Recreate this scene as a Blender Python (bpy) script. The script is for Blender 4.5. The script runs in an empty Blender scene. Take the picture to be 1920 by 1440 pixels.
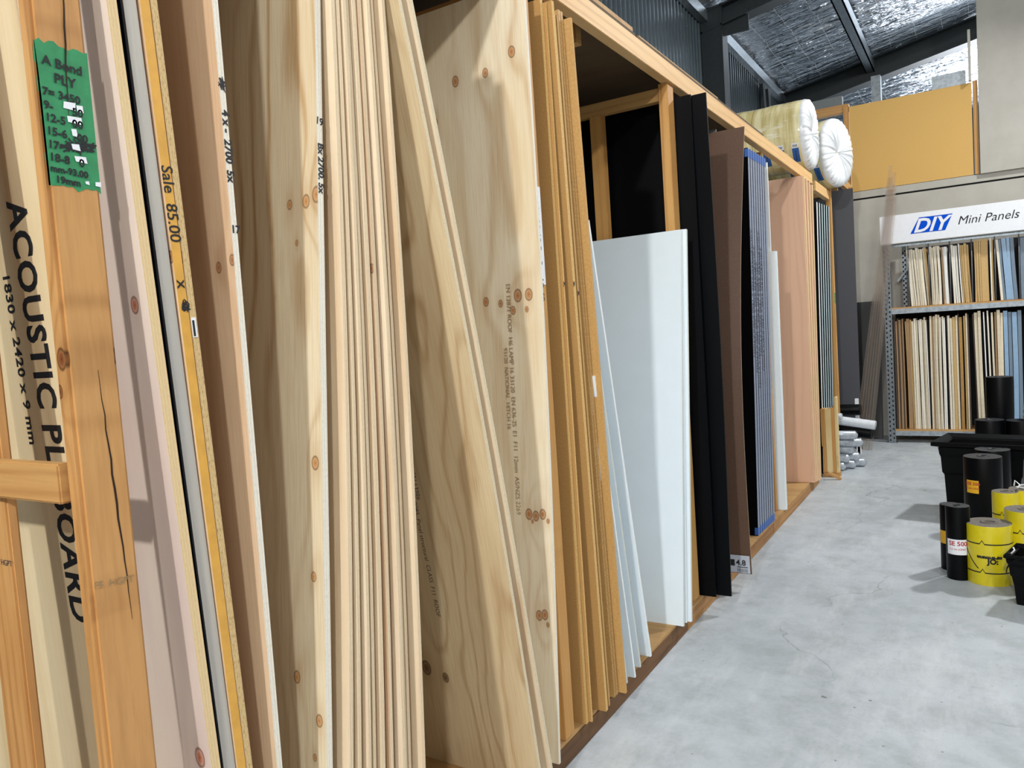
import bpy, bmesh, math, random
from mathutils import Vector, Matrix, Euler
random.seed(7)
S = bpy.context.scene
col = S.collection

# ---------------------------------------------------------------- camera
cam_d = bpy.data.cameras.new('camera'); cam = bpy.data.objects.new('camera', cam_d); col.objects.link(cam)
cam_d.sensor_fit = 'HORIZONTAL'; cam_d.sensor_width = 36.0; cam_d.lens = 1420.0 / 1920.0 * 36.0
cam_d.clip_start = 0.05; cam_d.clip_end = 200
Rm = ((0.84999904, -0.02356918, -0.52625671), (0.5224905, -0.0895698, 0.84792743), (-0.06712167, -0.99570163, -0.06381957))
# columns: image right, image down, forward
cam.matrix_world = Matrix(((Rm[0][0], -Rm[0][1], -Rm[0][2], 0.0), (Rm[1][0], -Rm[1][1], -Rm[1][2], 0.0),
                           (Rm[2][0], -Rm[2][1], -Rm[2][2], 1.42), (0, 0, 0, 1)))
S.camera = cam
# ---------------------------------------------------------------- light and exposure
S.view_settings.view_transform = 'Standard'; S.view_settings.look = 'None'
S.view_settings.gamma = 1.0; S.view_settings.use_curve_mapping = False
S.view_settings.exposure = -0.2
W = bpy.data.worlds.new('hall_air'); S.world = W; W.use_nodes = True
W.node_tree.nodes['Background'].inputs[0].default_value = (1.0, 0.98, 0.95, 1)
W.node_tree.nodes['Background'].inputs[1].default_value = 0.5
def lamp(name, loc, power, size, color=(1, 1, 1), aim=None, sy=None):
    d = bpy.data.lights.new(name, 'AREA'); d.energy = power; d.color = color
    d.shape = 'RECTANGLE'; d.size = size; d.size_y = sy or size
    o = bpy.data.objects.new(name, d); col.objects.link(o); o.location = loc
    if aim: o.rotation_euler = (Vector(aim) - Vector(loc)).to_track_quat('-Z', 'Y').to_euler()
    return o
lamp('high_bay_lamp_near', (0.0, -4.6, 4.75), 320, 0.22, (1.0, 0.985, 0.96), (-0.8, 1.5, 0.8))
lamp('high_bay_lamp_near_right', (2.6, -4.4, 4.9), 240, 0.25, (1.0, 0.985, 0.96), (-0.8, 2.5, 0.8))
lamp('high_bay_lamp_far', (1.7, 7.6, 5.0), 250, 0.3, (1.0, 0.99, 0.97), (0.2, 4.6, 0))
lamp('mid_fill_lamp', (1.6, 2.4, 5.0), 70, 0.3, (1.0, 0.99, 0.97), (0.0, 3.2, 0))  # unseen fill lamp, added to brighten the sheets' front edges
lamp('rear_foil_lamp', (2.6, 17.8, 2.4), 1500, 5.0, (0.9, 0.94, 1.0), (2.0, 8.0, 3.4), 4.2)  # unseen area lamp, added so the roof foil reflects something bright

# ---------------------------------------------------------------- node helpers
def mat(name):
    m = bpy.data.materials.new(name); m.use_nodes = True
    nt = m.node_tree; b = nt.nodes['Principled BSDF']
    return m, nt, b
def N(nt, typ, **kw):
    n = nt.nodes.new(typ)
    for k, v in kw.items():
        if k == 'ins':
            for kk, vv in v.items():
                if isinstance(vv, bpy.types.NodeSocket): nt.links.new(vv, n.inputs[kk])
                else: n.inputs[kk].default_value = vv
        else: setattr(n, k, v)
    return n
def M_(nt, op, a, b=None, c=None, clamp=False):
    n = nt.nodes.new('ShaderNodeMath'); n.operation = op; n.use_clamp = clamp
    for i, v in enumerate((a, b, c)):
        if v is None: continue
        if isinstance(v, bpy.types.NodeSocket): nt.links.new(v, n.inputs[i])
        else: n.inputs[i].default_value = v
    return n.outputs[0]
def mix(nt, f, a, b, blend='MIX'):
    n = nt.nodes.new('ShaderNodeMix'); n.data_type = 'RGBA'; n.blend_type = blend
    for i, v in ((0, f), (6, a), (7, b)):
        if isinstance(v, bpy.types.NodeSocket): nt.links.new(v, n.inputs[i])
        else: n.inputs[i].default_value = v if i == 0 else (*v[:3], 1)
    return n.outputs[2]
def ramp(nt, f, stops):
    n = nt.nodes.new('ShaderNodeValToRGB'); nt.links.new(f, n.inputs[0])
    e = n.color_ramp.elements
    while len(e) < len(stops): e.new(0.5)
    for i, (p, c) in enumerate(stops):
        e[i].position = p; e[i].color = (c, c, c, 1) if isinstance(c, (int, float)) else (*c, 1)
    return n.outputs[0]
def srgb(h):
    h = h.lstrip('#'); v = [int(h[i:i + 2], 16) / 255 for i in (0, 2, 4)]
    return tuple(x / 12.92 if x <= 0.04045 else ((x + 0.055) / 1.055) ** 2.4 for x in v)
def coords(nt, across, along, rnd=True):
    """object coordinates split into across / along / third; each object gets its own offset"""
    tc = nt.nodes.new('ShaderNodeTexCoord'); sp = nt.nodes.new('ShaderNodeSeparateXYZ')
    nt.links.new(tc.outputs['Object'], sp.inputs[0])
    third = [i for i in (0, 1, 2) if i not in (across, along)][0]
    oi = nt.nodes.new('ShaderNodeObjectInfo')
    off = M_(nt, 'MULTIPLY', oi.outputs['Random'], 37.0)
    return sp.outputs[across], sp.outputs[along], sp.outputs[third], off
def vec(nt, a, b, c):
    n = nt.nodes.new('ShaderNodeCombineXYZ')
    for i, v in enumerate((a, b, c)):
        if isinstance(v, bpy.types.NodeSocket): nt.links.new(v, n.inputs[i])
        else: n.inputs[i].default_value = v
    return n.outputs[0]
def noise(nt, v, scale=1.0, detail=3, rough=0.55):
    n = N(nt, 'ShaderNodeTexNoise', ins={'Vector': v, 'Scale': scale, 'Detail': detail, 'Roughness': rough})
    return n.outputs[0]

def wood(name, light, dark, across=0, along=2, lines=22.0, warp=0.16, strength=0.55, fibre=0.25, knots=(), patches=0.3,
         patch_col=None, rough=0.6, knot_col='#7a4420', sharp=0.5, stain=None, swirl=0.7):
    """plain-sawn or rotary-cut timber: bands that wander along the grain, fibres, and knots"""
    m, nt, b = mat(name)
    u, w, t, off = coords(nt, across, along)
    L, D = srgb(light), srgb(dark)
    n1 = noise(nt, vec(nt, M_(nt, 'MULTIPLY', u, 3.2), M_(nt, 'MULTIPLY', w, swirl), off), 1.0, 2.0, 0.5)
    n2 = noise(nt, vec(nt, M_(nt, 'MULTIPLY', u, 14), M_(nt, 'MULTIPLY', w, swirl * 5), off), 1.0, 2.0, 0.5)
    wv = M_(nt, 'ADD', M_(nt, 'MULTIPLY', n1, warp * 4), M_(nt, 'MULTIPLY', n2, warp * 0.22))
    kmask = None; ring = None; halo = None
    for (kx, kz, kr) in knots:
        dx = M_(nt, 'DIVIDE', M_(nt, 'SUBTRACT', u, kx), kr)
        dz = M_(nt, 'DIVIDE', M_(nt, 'SUBTRACT', w, kz), kr * 1.45)
        d2 = M_(nt, 'ADD', M_(nt, 'MULTIPLY', dx, dx), M_(nt, 'MULTIPLY', dz, dz))
        d2w = M_(nt, 'ADD', M_(nt, 'MULTIPLY', dx, dx), M_(nt, 'MULTIPLY', M_(nt, 'MULTIPLY', dz, dz), 0.25))
        bump = M_(nt, 'MULTIPLY', M_(nt, 'EXPONENT', M_(nt, 'MULTIPLY', d2w, -0.16)), kr * 4.5)
        wv = M_(nt, 'ADD', wv, bump)
        d = M_(nt, 'SQRT', d2)
        k = M_(nt, 'SUBTRACT', 1.6, M_(nt, 'MULTIPLY', d, 1.5), clamp=True)
        r = M_(nt, 'SUBTRACT', 1.0, M_(nt, 'ABSOLUTE', M_(nt, 'MULTIPLY', M_(nt, 'SUBTRACT', d, 0.85), 4.5)), clamp=True)
        c0 = M_(nt, 'SUBTRACT', 1.0, M_(nt, 'MULTIPLY', d, 5.0), clamp=True)
        r = M_(nt, 'MAXIMUM', r, c0)
        h = M_(nt, 'EXPONENT', M_(nt, 'MULTIPLY', d2w, -0.35))
        kmask = k if kmask is None else M_(nt, 'MAXIMUM', kmask, k)
        ring = r if ring is None else M_(nt, 'MAXIMUM', ring, r)
        halo = h if halo is None else M_(nt, 'MAXIMUM', halo, h)
    ph = M_(nt, 'MULTIPLY', M_(nt, 'ADD', u, wv), lines * 6.283)
    s = M_(nt, 'MULTIPLY_ADD', M_(nt, 'SINE', ph), 0.5, 0.5)
    s = M_(nt, 'POWER', s, 1.0 + 5 * sharp)
    amp = noise(nt, vec(nt, M_(nt, 'MULTIPLY', u, 5), M_(nt, 'MULTIPLY', w, 0.8), M_(nt, 'ADD', off, 5)), 1.0, 2, 0.5)
    s = M_(nt, 'MULTIPLY', s, ramp(nt, amp, [(0.35, 0.15), (0.65, 1.0)]))
    fb = noise(nt, vec(nt, M_(nt, 'MULTIPLY', u, 260), M_(nt, 'MULTIPLY', w, 7), M_(nt, 'MULTIPLY', t, 90)), 1.0, 3, 0.6)
    f = M_(nt, 'ADD', M_(nt, 'MULTIPLY', s, strength), M_(nt, 'MULTIPLY', M_(nt, 'SUBTRACT', fb, 0.42), fibre * 2.2), clamp=True)
    c = mix(nt, f, L, D)
    pn = noise(nt, vec(nt, M_(nt, 'MULTIPLY', u, 4.5), M_(nt, 'MULTIPLY', w, 0.9), M_(nt, 'ADD', off, 11)), 1.0, 4, 0.55)
    pc = srgb(patch_col) if patch_col else D
    c = mix(nt, M_(nt, 'MULTIPLY', ramp(nt, pn, [(0.42, 0.0), (0.66, 1.0)]), patches), c, pc)
    if stain:
        sn = noise(nt, vec(nt, M_(nt, 'MULTIPLY', u, 18), M_(nt, 'MULTIPLY', w, 2.5), M_(nt, 'ADD', off, 23)), 1.0, 5, 0.65)
        c = mix(nt, ramp(nt, sn, [(0.6, 0.0), (0.75, 0.75)]), c, srgb(stain))
    if knots:
        c = mix(nt, M_(nt, 'MULTIPLY', halo, 0.35), c, D)
        c = mix(nt, M_(nt, 'MULTIPLY', kmask, 0.85), c, srgb(knot_col))
        c = mix(nt, M_(nt, 'MULTIPLY', ring, 0.8), c, tuple(x * 0.28 for x in srgb(knot_col)))
    nt.links.new(c, b.inputs['Base Color']); b.inputs['Roughness'].default_value = rough
    bp = N(nt, 'ShaderNodeBump', ins={'Strength': 0.18, 'Distance': 0.0015, 'Height': fb})
    nt.links.new(bp.outputs[0], b.inputs['Normal'])
    return m

def ply_edge(name, light, dark, plies=5, t=0.012, along=2, amount=0.55, speck=0.35):
    """plywood edge: plies as alternating stripes through the thickness (local y)"""
    m, nt, b = mat(name)
    tc = nt.nodes.new('ShaderNodeTexCoord'); sp = nt.nodes.new('ShaderNodeSeparateXYZ'); nt.links.new(tc.outputs['Object'], sp.inputs[0])
    y = M_(nt, 'DIVIDE', sp.outputs[1], t)
    nn = noise(nt, vec(nt, 0.0, M_(nt, 'MULTIPLY', sp.outputs[1], 300), M_(nt, 'MULTIPLY', sp.outputs[2], 3)), 1, 2)
    ph = M_(nt, 'MULTIPLY', M_(nt, 'ADD', y, M_(nt, 'MULTIPLY', nn, 0.06)), plies * 3.1416)
    s = M_(nt, 'ABSOLUTE', M_(nt, 'SINE', ph))
    s = M_(nt, 'SUBTRACT', 1.0, M_(nt, 'POWER', s, 0.6))
    alt = M_(nt, 'MULTIPLY_ADD', M_(nt, 'SIGN', M_(nt, 'SINE', ph)), 0.5, 0.5)
    fb = noise(nt, vec(nt, 0.0, M_(nt, 'MULTIPLY', sp.outputs[1], 420), M_(nt, 'MULTIPLY', sp.outputs[2], 120)), 1, 3, 0.7)
    f = M_(nt, 'ADD', M_(nt, 'MULTIPLY', s, amount), M_(nt, 'MULTIPLY', alt, amount * 0.35))
    f = M_(nt, 'ADD', f, M_(nt, 'MULTIPLY', ramp(nt, fb, [(0.5, 0), (0.72, 1)]), speck), clamp=True)
    c = mix(nt, f, srgb(light), srgb(dark))
    nt.links.new(c, b.inputs['Base Color']); b.inputs['Roughness'].default_value = 0.75
    bp = N(nt, 'ShaderNodeBump', ins={'Strength': 0.4, 'Distance': 0.001, 'Height': fb}); nt.links.new(bp.outputs[0], b.inputs['Normal'])
    return m

def plain(name, c, rough=0.5, var=0.12, scale=30.0, metal=0.0, bump=0.0, spec=None, c2=None, coat=0.0):
    m, nt, b = mat(name)
    tc = nt.nodes.new('ShaderNodeTexCoord')
    n = noise(nt, tc.outputs['Object'], scale, 4, 0.6)
    C0 = srgb(c); C1 = srgb(c2) if c2 else tuple(x * (1 - var) for x in C0)
    nt.links.new(mix(nt, ramp(nt, n, [(0.35, 0), (0.65, 1)]), C0, C1), b.inputs['Base Color'])
    b.inputs['Roughness'].default_value = rough; b.inputs['Metallic'].default_value = metal
    if coat: b.inputs['Coat Weight'].default_value = coat
    if spec is not None: b.inputs['Specular IOR Level'].default_value = spec
    if bump:
        bp = N(nt, 'ShaderNodeBump', ins={'Strength': bump, 'Distance': 0.002, 'Height': n}); nt.links.new(bp.outputs[0], b.inputs['Normal'])
    return m

# ---------------------------------------------------------------- mesh helpers
def link(name, bm, mats, parent=None, smooth=False):
    me = bpy.data.meshes.new(name); bmesh.ops.recalc_face_normals(bm, faces=bm.faces[:]); bm.to_mesh(me); bm.free()
    for m in (mats if isinstance(mats, (list, tuple)) else [mats]): me.materials.append(m)
    if smooth:
        for p in me.polygons: p.use_smooth = True
    o = bpy.data.objects.new(name, me); col.objects.link(o)
    if parent: o.parent = parent
    return o
def tag(o, label=None, cat=None, group=None, kind=None):
    if label: o['label'] = label
    if cat: o['category'] = cat
    if group: o['group'] = group
    if kind: o['kind'] = kind
    return o
def empty(name, loc, label, cat, group=None, rz=0):
    o = bpy.data.objects.new(name, None); col.objects.link(o); o.location = loc; o.rotation_euler = (0, 0, rz)
    o.empty_display_size = 0.1
    return tag(o, label, cat, group)
def add_box(bm, x0, x1, y0, y1, z0, z1, mi=0):
    v = [bm.verts.new((x, y, z)) for x in (x0, x1) for y in (y0, y1) for z in (z0, z1)]
    fs = [(0, 1, 3, 2), (4, 6, 7, 5), (0, 4, 5, 1), (2, 3, 7, 6), (0, 2, 6, 4), (1, 5, 7, 3)]
    out = []
    for f in fs:
        fc = bm.faces.new([v[i] for i in f]); fc.material_index = mi; out.append(fc)
    return out
def box(name, x0, x1, y0, y1, z0, z1, m, parent=None, bevel=0.0):
    """mesh with its origin at the lower corner so that textures follow the object"""
    bm = bmesh.new(); add_box(bm, 0, x1 - x0, 0, y1 - y0, 0, z1 - z0)
    if bevel: bmesh.ops.bevel(bm, geom=bm.edges[:], offset=bevel, segments=2, affect='EDGES')
    o = link(name, bm, m, parent); o.location = (x0, y0, z0)
    return o
def struct(o): o['kind'] = 'structure'; return o
def lathe(bm, prof, n=40, axis='z', cx=0, cy=0, mi=0, cap=True):
    rings = []
    for (r, h) in prof:
        ring = []
        for i in range(n):
            a = 2 * math.pi * i / n
            ring.append(bm.verts.new((cx + r * math.cos(a), cy + r * math.sin(a), h)) if axis == 'z' else bm.verts.new((h, cx + r * math.cos(a), cy + r * math.sin(a))))
        rings.append(ring)
    for a, b2 in zip(rings, rings[1:]):
        for i in range(n):
            f = bm.faces.new([a[i], a[(i + 1) % n], b2[(i + 1) % n], b2[i]]); f.material_index = mi; f.smooth = True
    if cap:
        for r in (rings[0], rings[-1]):
            f = bm.faces.new(r); f.material_index = mi
    return rings
INK = plain('black marker ink', '#14161c', 0.6, 0.1)
def text(parent, s, size, origin, d, up, m=None, bold=0.0, name='lettering', shear=0.0, lift=0.0006, align='LEFT', sx=1.0, space=1.0):
    """lettering laid on a surface; origin, d (reading direction) and up are in the parent's own axes"""
    c = bpy.data.curves.new('t', 'FONT'); c.body = s; c.size = size; c.offset = bold; c.shear = shear; c.align_x = align; c.space_character = space
    c.resolution_u = 3
    t = bpy.data.objects.new('t', c); col.objects.link(t)
    dg = bpy.context.evaluated_depsgraph_get(); me = bpy.data.meshes.new_from_object(t.evaluated_get(dg))
    bpy.data.objects.remove(t); bpy.data.curves.remove(c)
    d = Vector(d).normalized(); up = Vector(up).normalized(); nrm = d.cross(up)
    me.transform(Matrix.Diagonal((sx, 1, 1, 1)))
    me.materials.clear(); me.materials.append(m or INK)
    o = bpy.data.objects.new(name, me); col.objects.link(o); o.parent = parent
    R = Matrix((d, up, nrm)).transposed().to_4x4()
    o.matrix_local = Matrix.Translation(Vector(origin) + nrm * lift) @ R
    return o
def scribble(parent, origin, d, up, r, n, seed, name='scribble', m=None):
    """a scratched-out marker blob: a tangle of short strokes"""
    rr = random.Random(seed); bm = bmesh.new()
    for i in range(n):
        a = rr.uniform(-r, r); b2 = rr.uniform(-r * .6, r * .6); ang = rr.uniform(0, 3.14); L = rr.uniform(.4, 1) * r; wd = r * .12
        ca, sa = math.cos(ang), math.sin(ang)
        q = [(a - ca * L + sa * wd, b2 - sa * L * .7 - ca * wd), (a + ca * L + sa * wd, b2 + sa * L * .7 - ca * wd), (a + ca * L - sa * wd, b2 + sa * L * .7 + ca * wd), (a - ca * L - sa * wd, b2 - sa * L * .7 + ca * wd)]
        bm.faces.new([bm.verts.new((x, y, i * 1e-5)) for x, y in q])
    o = link(name, bm, m or INK, parent)
    d = Vector(d).normalized(); up = Vector(up).normalized(); nrm = d.cross(up)
    o.matrix_local = Matrix.Translation(Vector(origin) + nrm * 0.0006) @ Matrix((d, up, nrm)).transposed().to_4x4()
    return o
ZD = 0.085
DOWN, TOY, TOX = (0, 0, -1), (0, 1, 0), (1, 0, 0)
def board(name, label, cat, x, yb, yt, t, face, edge, zt=2.45, L=2.4, w=1.2, zb=ZD, bow=0.0, group=None, back=None, top=None):
    """a sheet on its short edge; x is its front edge, yb/yt its near face at zb/zt; bow is how far its middle is bent along y"""
    a = math.atan2(yb - yt, zt - zb)
    bm = bmesh.new(); n = 14 if bow else 1
    rows = []
    for i in range(n + 1):
        s = i / n; dy = bow * math.sin(math.pi * s); z = L * s
        rows.append([bm.verts.new((xx, yy + dy, z)) for xx, yy in ((-w, 0), (0, 0), (0, t), (-w, t))])
    for r0, r1 in zip(rows, rows[1:]):
        for k, mi in ((0, 0), (1, 1), (2, 0), (3, 1)):
            f = bm.faces.new([r0[k], r0[(k + 1) % 4], r1[(k + 1) % 4], r1[k]]); f.material_index = mi
    for r in (rows[0], rows[-1]):
        f = bm.faces.new(r); f.material_index = 1
    o = link(name, bm, [face, edge]); o.location = (x, yb, zb); o.rotation_euler = (a, 0, 0)
    return tag(o, label, cat, group)

# ---------------------------------------------------------------- materials
M = {}
M['pine_post'] = wood('varnished pine', '#cc9b60', '#8c5c30', lines=34, warp=.035, strength=.7, fibre=.4, patches=.75, patch_col='#a96f35', rough=.42, stain='#7d4518',
                      knots=[(.022, 1.43, .013), (.008, 1.38, .008)], knot_col='#6b3216', swirl=.35, sharp=.35)
M['pine_x'] = wood('pine rail across', '#c79c60', '#946232', across=2, along=0, lines=30, warp=.03, strength=.5, patches=.45, patch_col='#a5682f', rough=.6, swirl=.35)
M['pine_y'] = wood('pine beam along', '#e0b87e', '#a8763f', across=2, along=1, lines=30, warp=.035, strength=.5, patches=.35, patch_col='#c98d4a', rough=.6, swirl=.35)
M['pine_z'] = wood('pine post', '#cf9f5c', '#965f2b', lines=30, warp=.03, strength=.55, patches=.4, patch_col='#b0732f', rough=.6, swirl=.35, stain='#7c4a1e')
M['plate'] = wood('stained floor plate', '#b5864e', '#7c4d25', across=2, along=1, lines=26, warp=.03, strength=.5, patches=.7, patch_col='#6e431d', rough=.65, swirl=.5, stain='#4a2c12')
M['plate_dirty_shaded'] = wood('floor plate darkened for dirt and shadow', '#7d5731', '#47301a', across=2, along=1, lines=26, warp=.03, strength=.5, patches=.7, patch_col='#2f1f11', rough=.7, swirl=.6, stain='#17100a')  # near length darkened in its colour for shadow as well as dirt
M['deck'] = wood('deck plywood', '#b9935f', '#8e6737', across=1, along=0, lines=12, warp=.12, strength=.5, patches=.5, rough=.7)
M['ceil_ply'] = wood('shadow-darkened top board', '#5d482e', '#43321e', across=1, along=0, lines=8, warp=.1, strength=.25, patches=.4, rough=.8)  # colour darkened to keep the inside of the rack in shadow
M['face_pink'] = wood('pinkish veneer', '#dccdbd', '#b59c96', lines=9, warp=.03, strength=.35, patches=.55, patch_col='#c0aba6', rough=.33, swirl=.25,
                      knots=[(-.037, 1.43, .011), (-.02, 2.0, .007), (-.03, .62, .014)], knot_col='#a9562c', fibre=.12)
M['face_cream'] = wood('cream plywood face', '#dccba6', '#b99d6c', lines=9, warp=.06, strength=.4, patches=.35, rough=.6, swirl=.4)
M['face_grey'] = wood('grey weathered edge', '#b9b4aa', '#8f8b87', lines=24, warp=.03, strength=.5, patches=.5, patch_col='#a2a2a0', rough=.5, swirl=.3, across=1)
M['face_brown'] = wood('tan hardwood veneer', '#d8bd9c', '#ae855f', lines=10, warp=.05, strength=.4, fibre=.4, patches=.5, patch_col='#b58f6a', rough=.6, swirl=.5,
                       knots=[(-.045, 1.50, .008), (-.005, 1.51, .008)], knot_col='#9a6238')
M['face_swirl'] = wood('knotty pine veneer', '#e0d3b4', '#a9814a', lines=14, warp=.17, strength=.7, fibre=.4, patches=.35, patch_col='#bfa070', rough=.6, swirl=.55, sharp=.75,
                       knots=[(-.085, 1.655, .008), (-.035, 1.655, .011), (-.004, 1.665, .013), (-.065, 1.57, .005), (-.02, 1.10, .011), (-.03, .86, .008), (-.085, .64, .010), (-.02, .56, .010), (-.035, .48, .006)], knot_col='#b98045')
M['face_pale'] = wood('pale pine veneer', '#e4d3b6', '#bd9566', lines=14, warp=.10, strength=.5, patches=.4, patch_col='#cfae84', rough=.6, swirl=.5)
M['face_E'] = wood('whorled pine plywood', '#d6c29c', '#9a7343', lines=8, warp=.34, strength=.5, fibre=.4, patches=.45, patch_col='#ad8c62', rough=.6, swirl=.8, sharp=.9,
                   knots=[(-.36, .33, .018), (-.29, .31, .012), (-.42, .62, .014)], knot_col='#5e3d1f')
M['face_P'] = wood('knotty pine sheet', '#e8dec4', '#b58b55', lines=10, warp=.13, strength=.42, fibre=.35, patches=.45, patch_col='#d6b883', rough=.55, swirl=.45, sharp=.6,
                   knots=[(-.055, 2.20, .013), (-.155, 2.16, .011), (-.27, 2.16, .013), (-.36, 2.05, .009), (-.44, 2.03, .012),
                          (-.045, 1.46, .014), (-.085, 1.46, .015), (-.105, 1.415, .010), (-.055, 1.415, .007), (-.15, 1.44, .009), (-.205, 1.45, .011),
                          (-.03, .775, .012), (-.055, .768, .012), (-.08, .772, .013), (-.068, .75, .005), (-.012, .755, .006), (-.035, .46, .012), (-.055, .455, .012), (-.025, .43, .006)], knot_col='#ab6a2c')
M['edge_ply'] = ply_edge('plywood edge', '#ecdfc0', '#8f7a56', 5, .012)
M['edge_ply9'] = ply_edge('thin plywood edge', '#ecd9b8', '#a98c66', 3, .009, speck=.25)
M['edge_white'] = ply_edge('pale plywood edge', '#f2eddf', '#a09a86', 5, .016, speck=.3, amount=.4)
M['edge_b1'] = ply_edge('hardwood plywood edge', '#e6cd9d', '#b0895a', 7, .02, speck=.25, amount=.4)
M['edge_yel'] = plain('yellow sealed edge', '#e0a94a', .45, .15, 25)
M['edge_rough'] = ply_edge('rough plywood edge', '#dcc08a', '#8a5f28', 5, .012, speck=.75, amount=.4)
M['mdf'] = plain('raw fibreboard', '#b58c52', .75, .1, 220, c2='#a67d45')
M['mdf_e'] = plain('fibreboard edge', '#dcb878', .8, .15, 160, bump=.3, c2='#c79f5c')
M['mdf_g'] = plain('golden hardboard', '#c49c60', .6, .1, 120, c2='#b68d50')
M['mdf_ge'] = plain('golden hardboard edge', '#cfa56a', .65, .15, 160, c2='#a37c46')
M['chip_e'] = plain('particleboard edge', '#d9b378', .85, .3, 420, bump=.4, c2='#a87b3d')
M['white'] = plain('white melamine', '#dfeaf0', .28, .03, 6)
M['white_e'] = plain('melamine particle core edge', '#e0e3dc', .6, .15, 300, c2='#c3c8bd')
M['white_b'] = plain('white edge banding', '#f2f6f8', .35, .03)
M['black'] = plain('black laminate', '#04060a', .42, .1, 20, spec=.12)
M['black_e'] = plain('black laminate edge', '#070a12', .5, .1, 20, spec=.15)
M['brown'] = plain('brown hardboard', '#5f4636', .55, .1, 180, c2='#523b2d', bump=.15)
M['brown_e'] = plain('brown hardboard edge', '#b59b7d', .7, .1)
M['foam_f'] = plain('shadowed foam board face', '#050507', .8, spec=.05)  # near-black colour stands in for the shadow on the stack's near side
M['foam_e'] = plain('blue-grey board edge', '#8e98ad', .45, .1, 60, c2='#7c869b')
M['tape'] = plain('blue tape', '#2f62ad', .4, .1)
M['okoume'] = wood('pink hardwood plywood', '#dcb193', '#c08f70', lines=16, warp=.08, strength=.35, patches=.3, patch_col='#cc9d7f', rough=.5, swirl=.5, fibre=.2)
M['pine_lvl'] = wood('laminated pine edge', '#e5d3a0', '#bf9f62', lines=30, warp=.05, strength=.5, patches=.3, rough=.6, across=1, stain='#9a7a3c')
M['metal_sheet'] = plain('pale blue metal', '#c8dde4', .3, .1, 8, metal=.1)
M['dkgrey'] = plain('dark grey board', '#4a4b51', .6, .06, 60)
M['label_w'] = plain('white label paper', '#eceff4', .5, .04)
M['label_grey'] = plain('grey label paper', '#b9bfca', .5, .05)
M['print_grey'] = plain('faded brown stencil ink', '#9a8260', .8, .1)
M['print_dark'] = plain('dark stencil ink', '#3c3b44', .8, .1)
M['green'] = plain('green paint patch', '#2f8f5b', .55, .1, 40, c2='#2a8252')
M['blue_ink'] = plain('blue print', '#0550d0', .8, .03, spec=.1)
M['red_ink'] = plain('red print', '#b3202a', .5, .05)
M['crack'] = plain('dark timber crack', '#2a1509', .9)

# ---------------------------------------------------------------- setting: floor, walls, roof
def floor_mat():
    m, nt, b = mat('worn concrete')
    tc = nt.nodes.new('ShaderNodeTexCoord'); o = tc.outputs['Object']
    n1 = noise(nt, o, 1.1, 5, .6); n2 = noise(nt, o, 5, 8, .72); n3 = noise(nt, o, 90, 3, .6)
    mp = N(nt, 'ShaderNodeMapping', ins={'Vector': o, 'Scale': (2.5, .6, 1), 'Rotation': (0, 0, .5)}); n4 = noise(nt, mp.outputs[0], 2.2, 6, .7)
    c = mix(nt, ramp(nt, n1, [(.35, 0), (.68, 1)]), srgb('#bac2c9'), srgb('#a8b0b6'))
    c = mix(nt, M_(nt, 'MULTIPLY', ramp(nt, n2, [(.42, 0), (.66, 1)]), .6), c, srgb('#8f9698'))
    c = mix(nt, M_(nt, 'MULTIPLY', ramp(nt, n4, [(.5, 0), (.72, 1)]), .5), c, srgb('#d3d8da'))
    c = mix(nt, M_(nt, 'MULTIPLY', ramp(nt, n3, [(.62, 0), (.74, 1)]), .35), c, srgb('#6f7473'))
    vo = N(nt, 'ShaderNodeTexVoronoi', ins={'Scale': .7}, feature='DISTANCE_TO_EDGE')
    wp = N(nt, 'ShaderNodeVectorMath', operation='MULTIPLY_ADD'); nz = N(nt, 'ShaderNodeTexNoise', ins={'Vector': o, 'Scale': 3.0, 'Detail': 5.0})
    nt.links.new(nz.outputs[1], wp.inputs[0]); wp.inputs[1].default_value = (.5, .5, 0); nt.links.new(o, wp.inputs[2]); nt.links.new(wp.outputs[0], vo.inputs['Vector'])
    hair = M_(nt, 'MULTIPLY', M_(nt, 'LESS_THAN', vo.outputs['Distance'], .004), ramp(nt, n1, [(.5, 0), (.6, .5)]))
    c = mix(nt, hair, c, srgb('#6f7678'))
    n5 = noise(nt, o, 26, 2, .5); c = mix(nt, ramp(nt, n5, [(.74, 0), (.78, .8)]), c, srgb('#5d5f5c'))
    nt.links.new(c, b.inputs['Base Color'])
    nt.links.new(M_(nt, 'MULTIPLY_ADD', n2, .3, .38), b.inputs['Roughness'])
    bp = N(nt, 'ShaderNodeBump', ins={'Strength': .15, 'Distance': .004, 'Height': n2}); nt.links.new(bp.outputs[0], b.inputs['Normal'])
    return m
M['floor'] = floor_mat()
struct(box('floor', -2.7, 8, -7, 18, -.12, 0, M['floor']))

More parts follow.
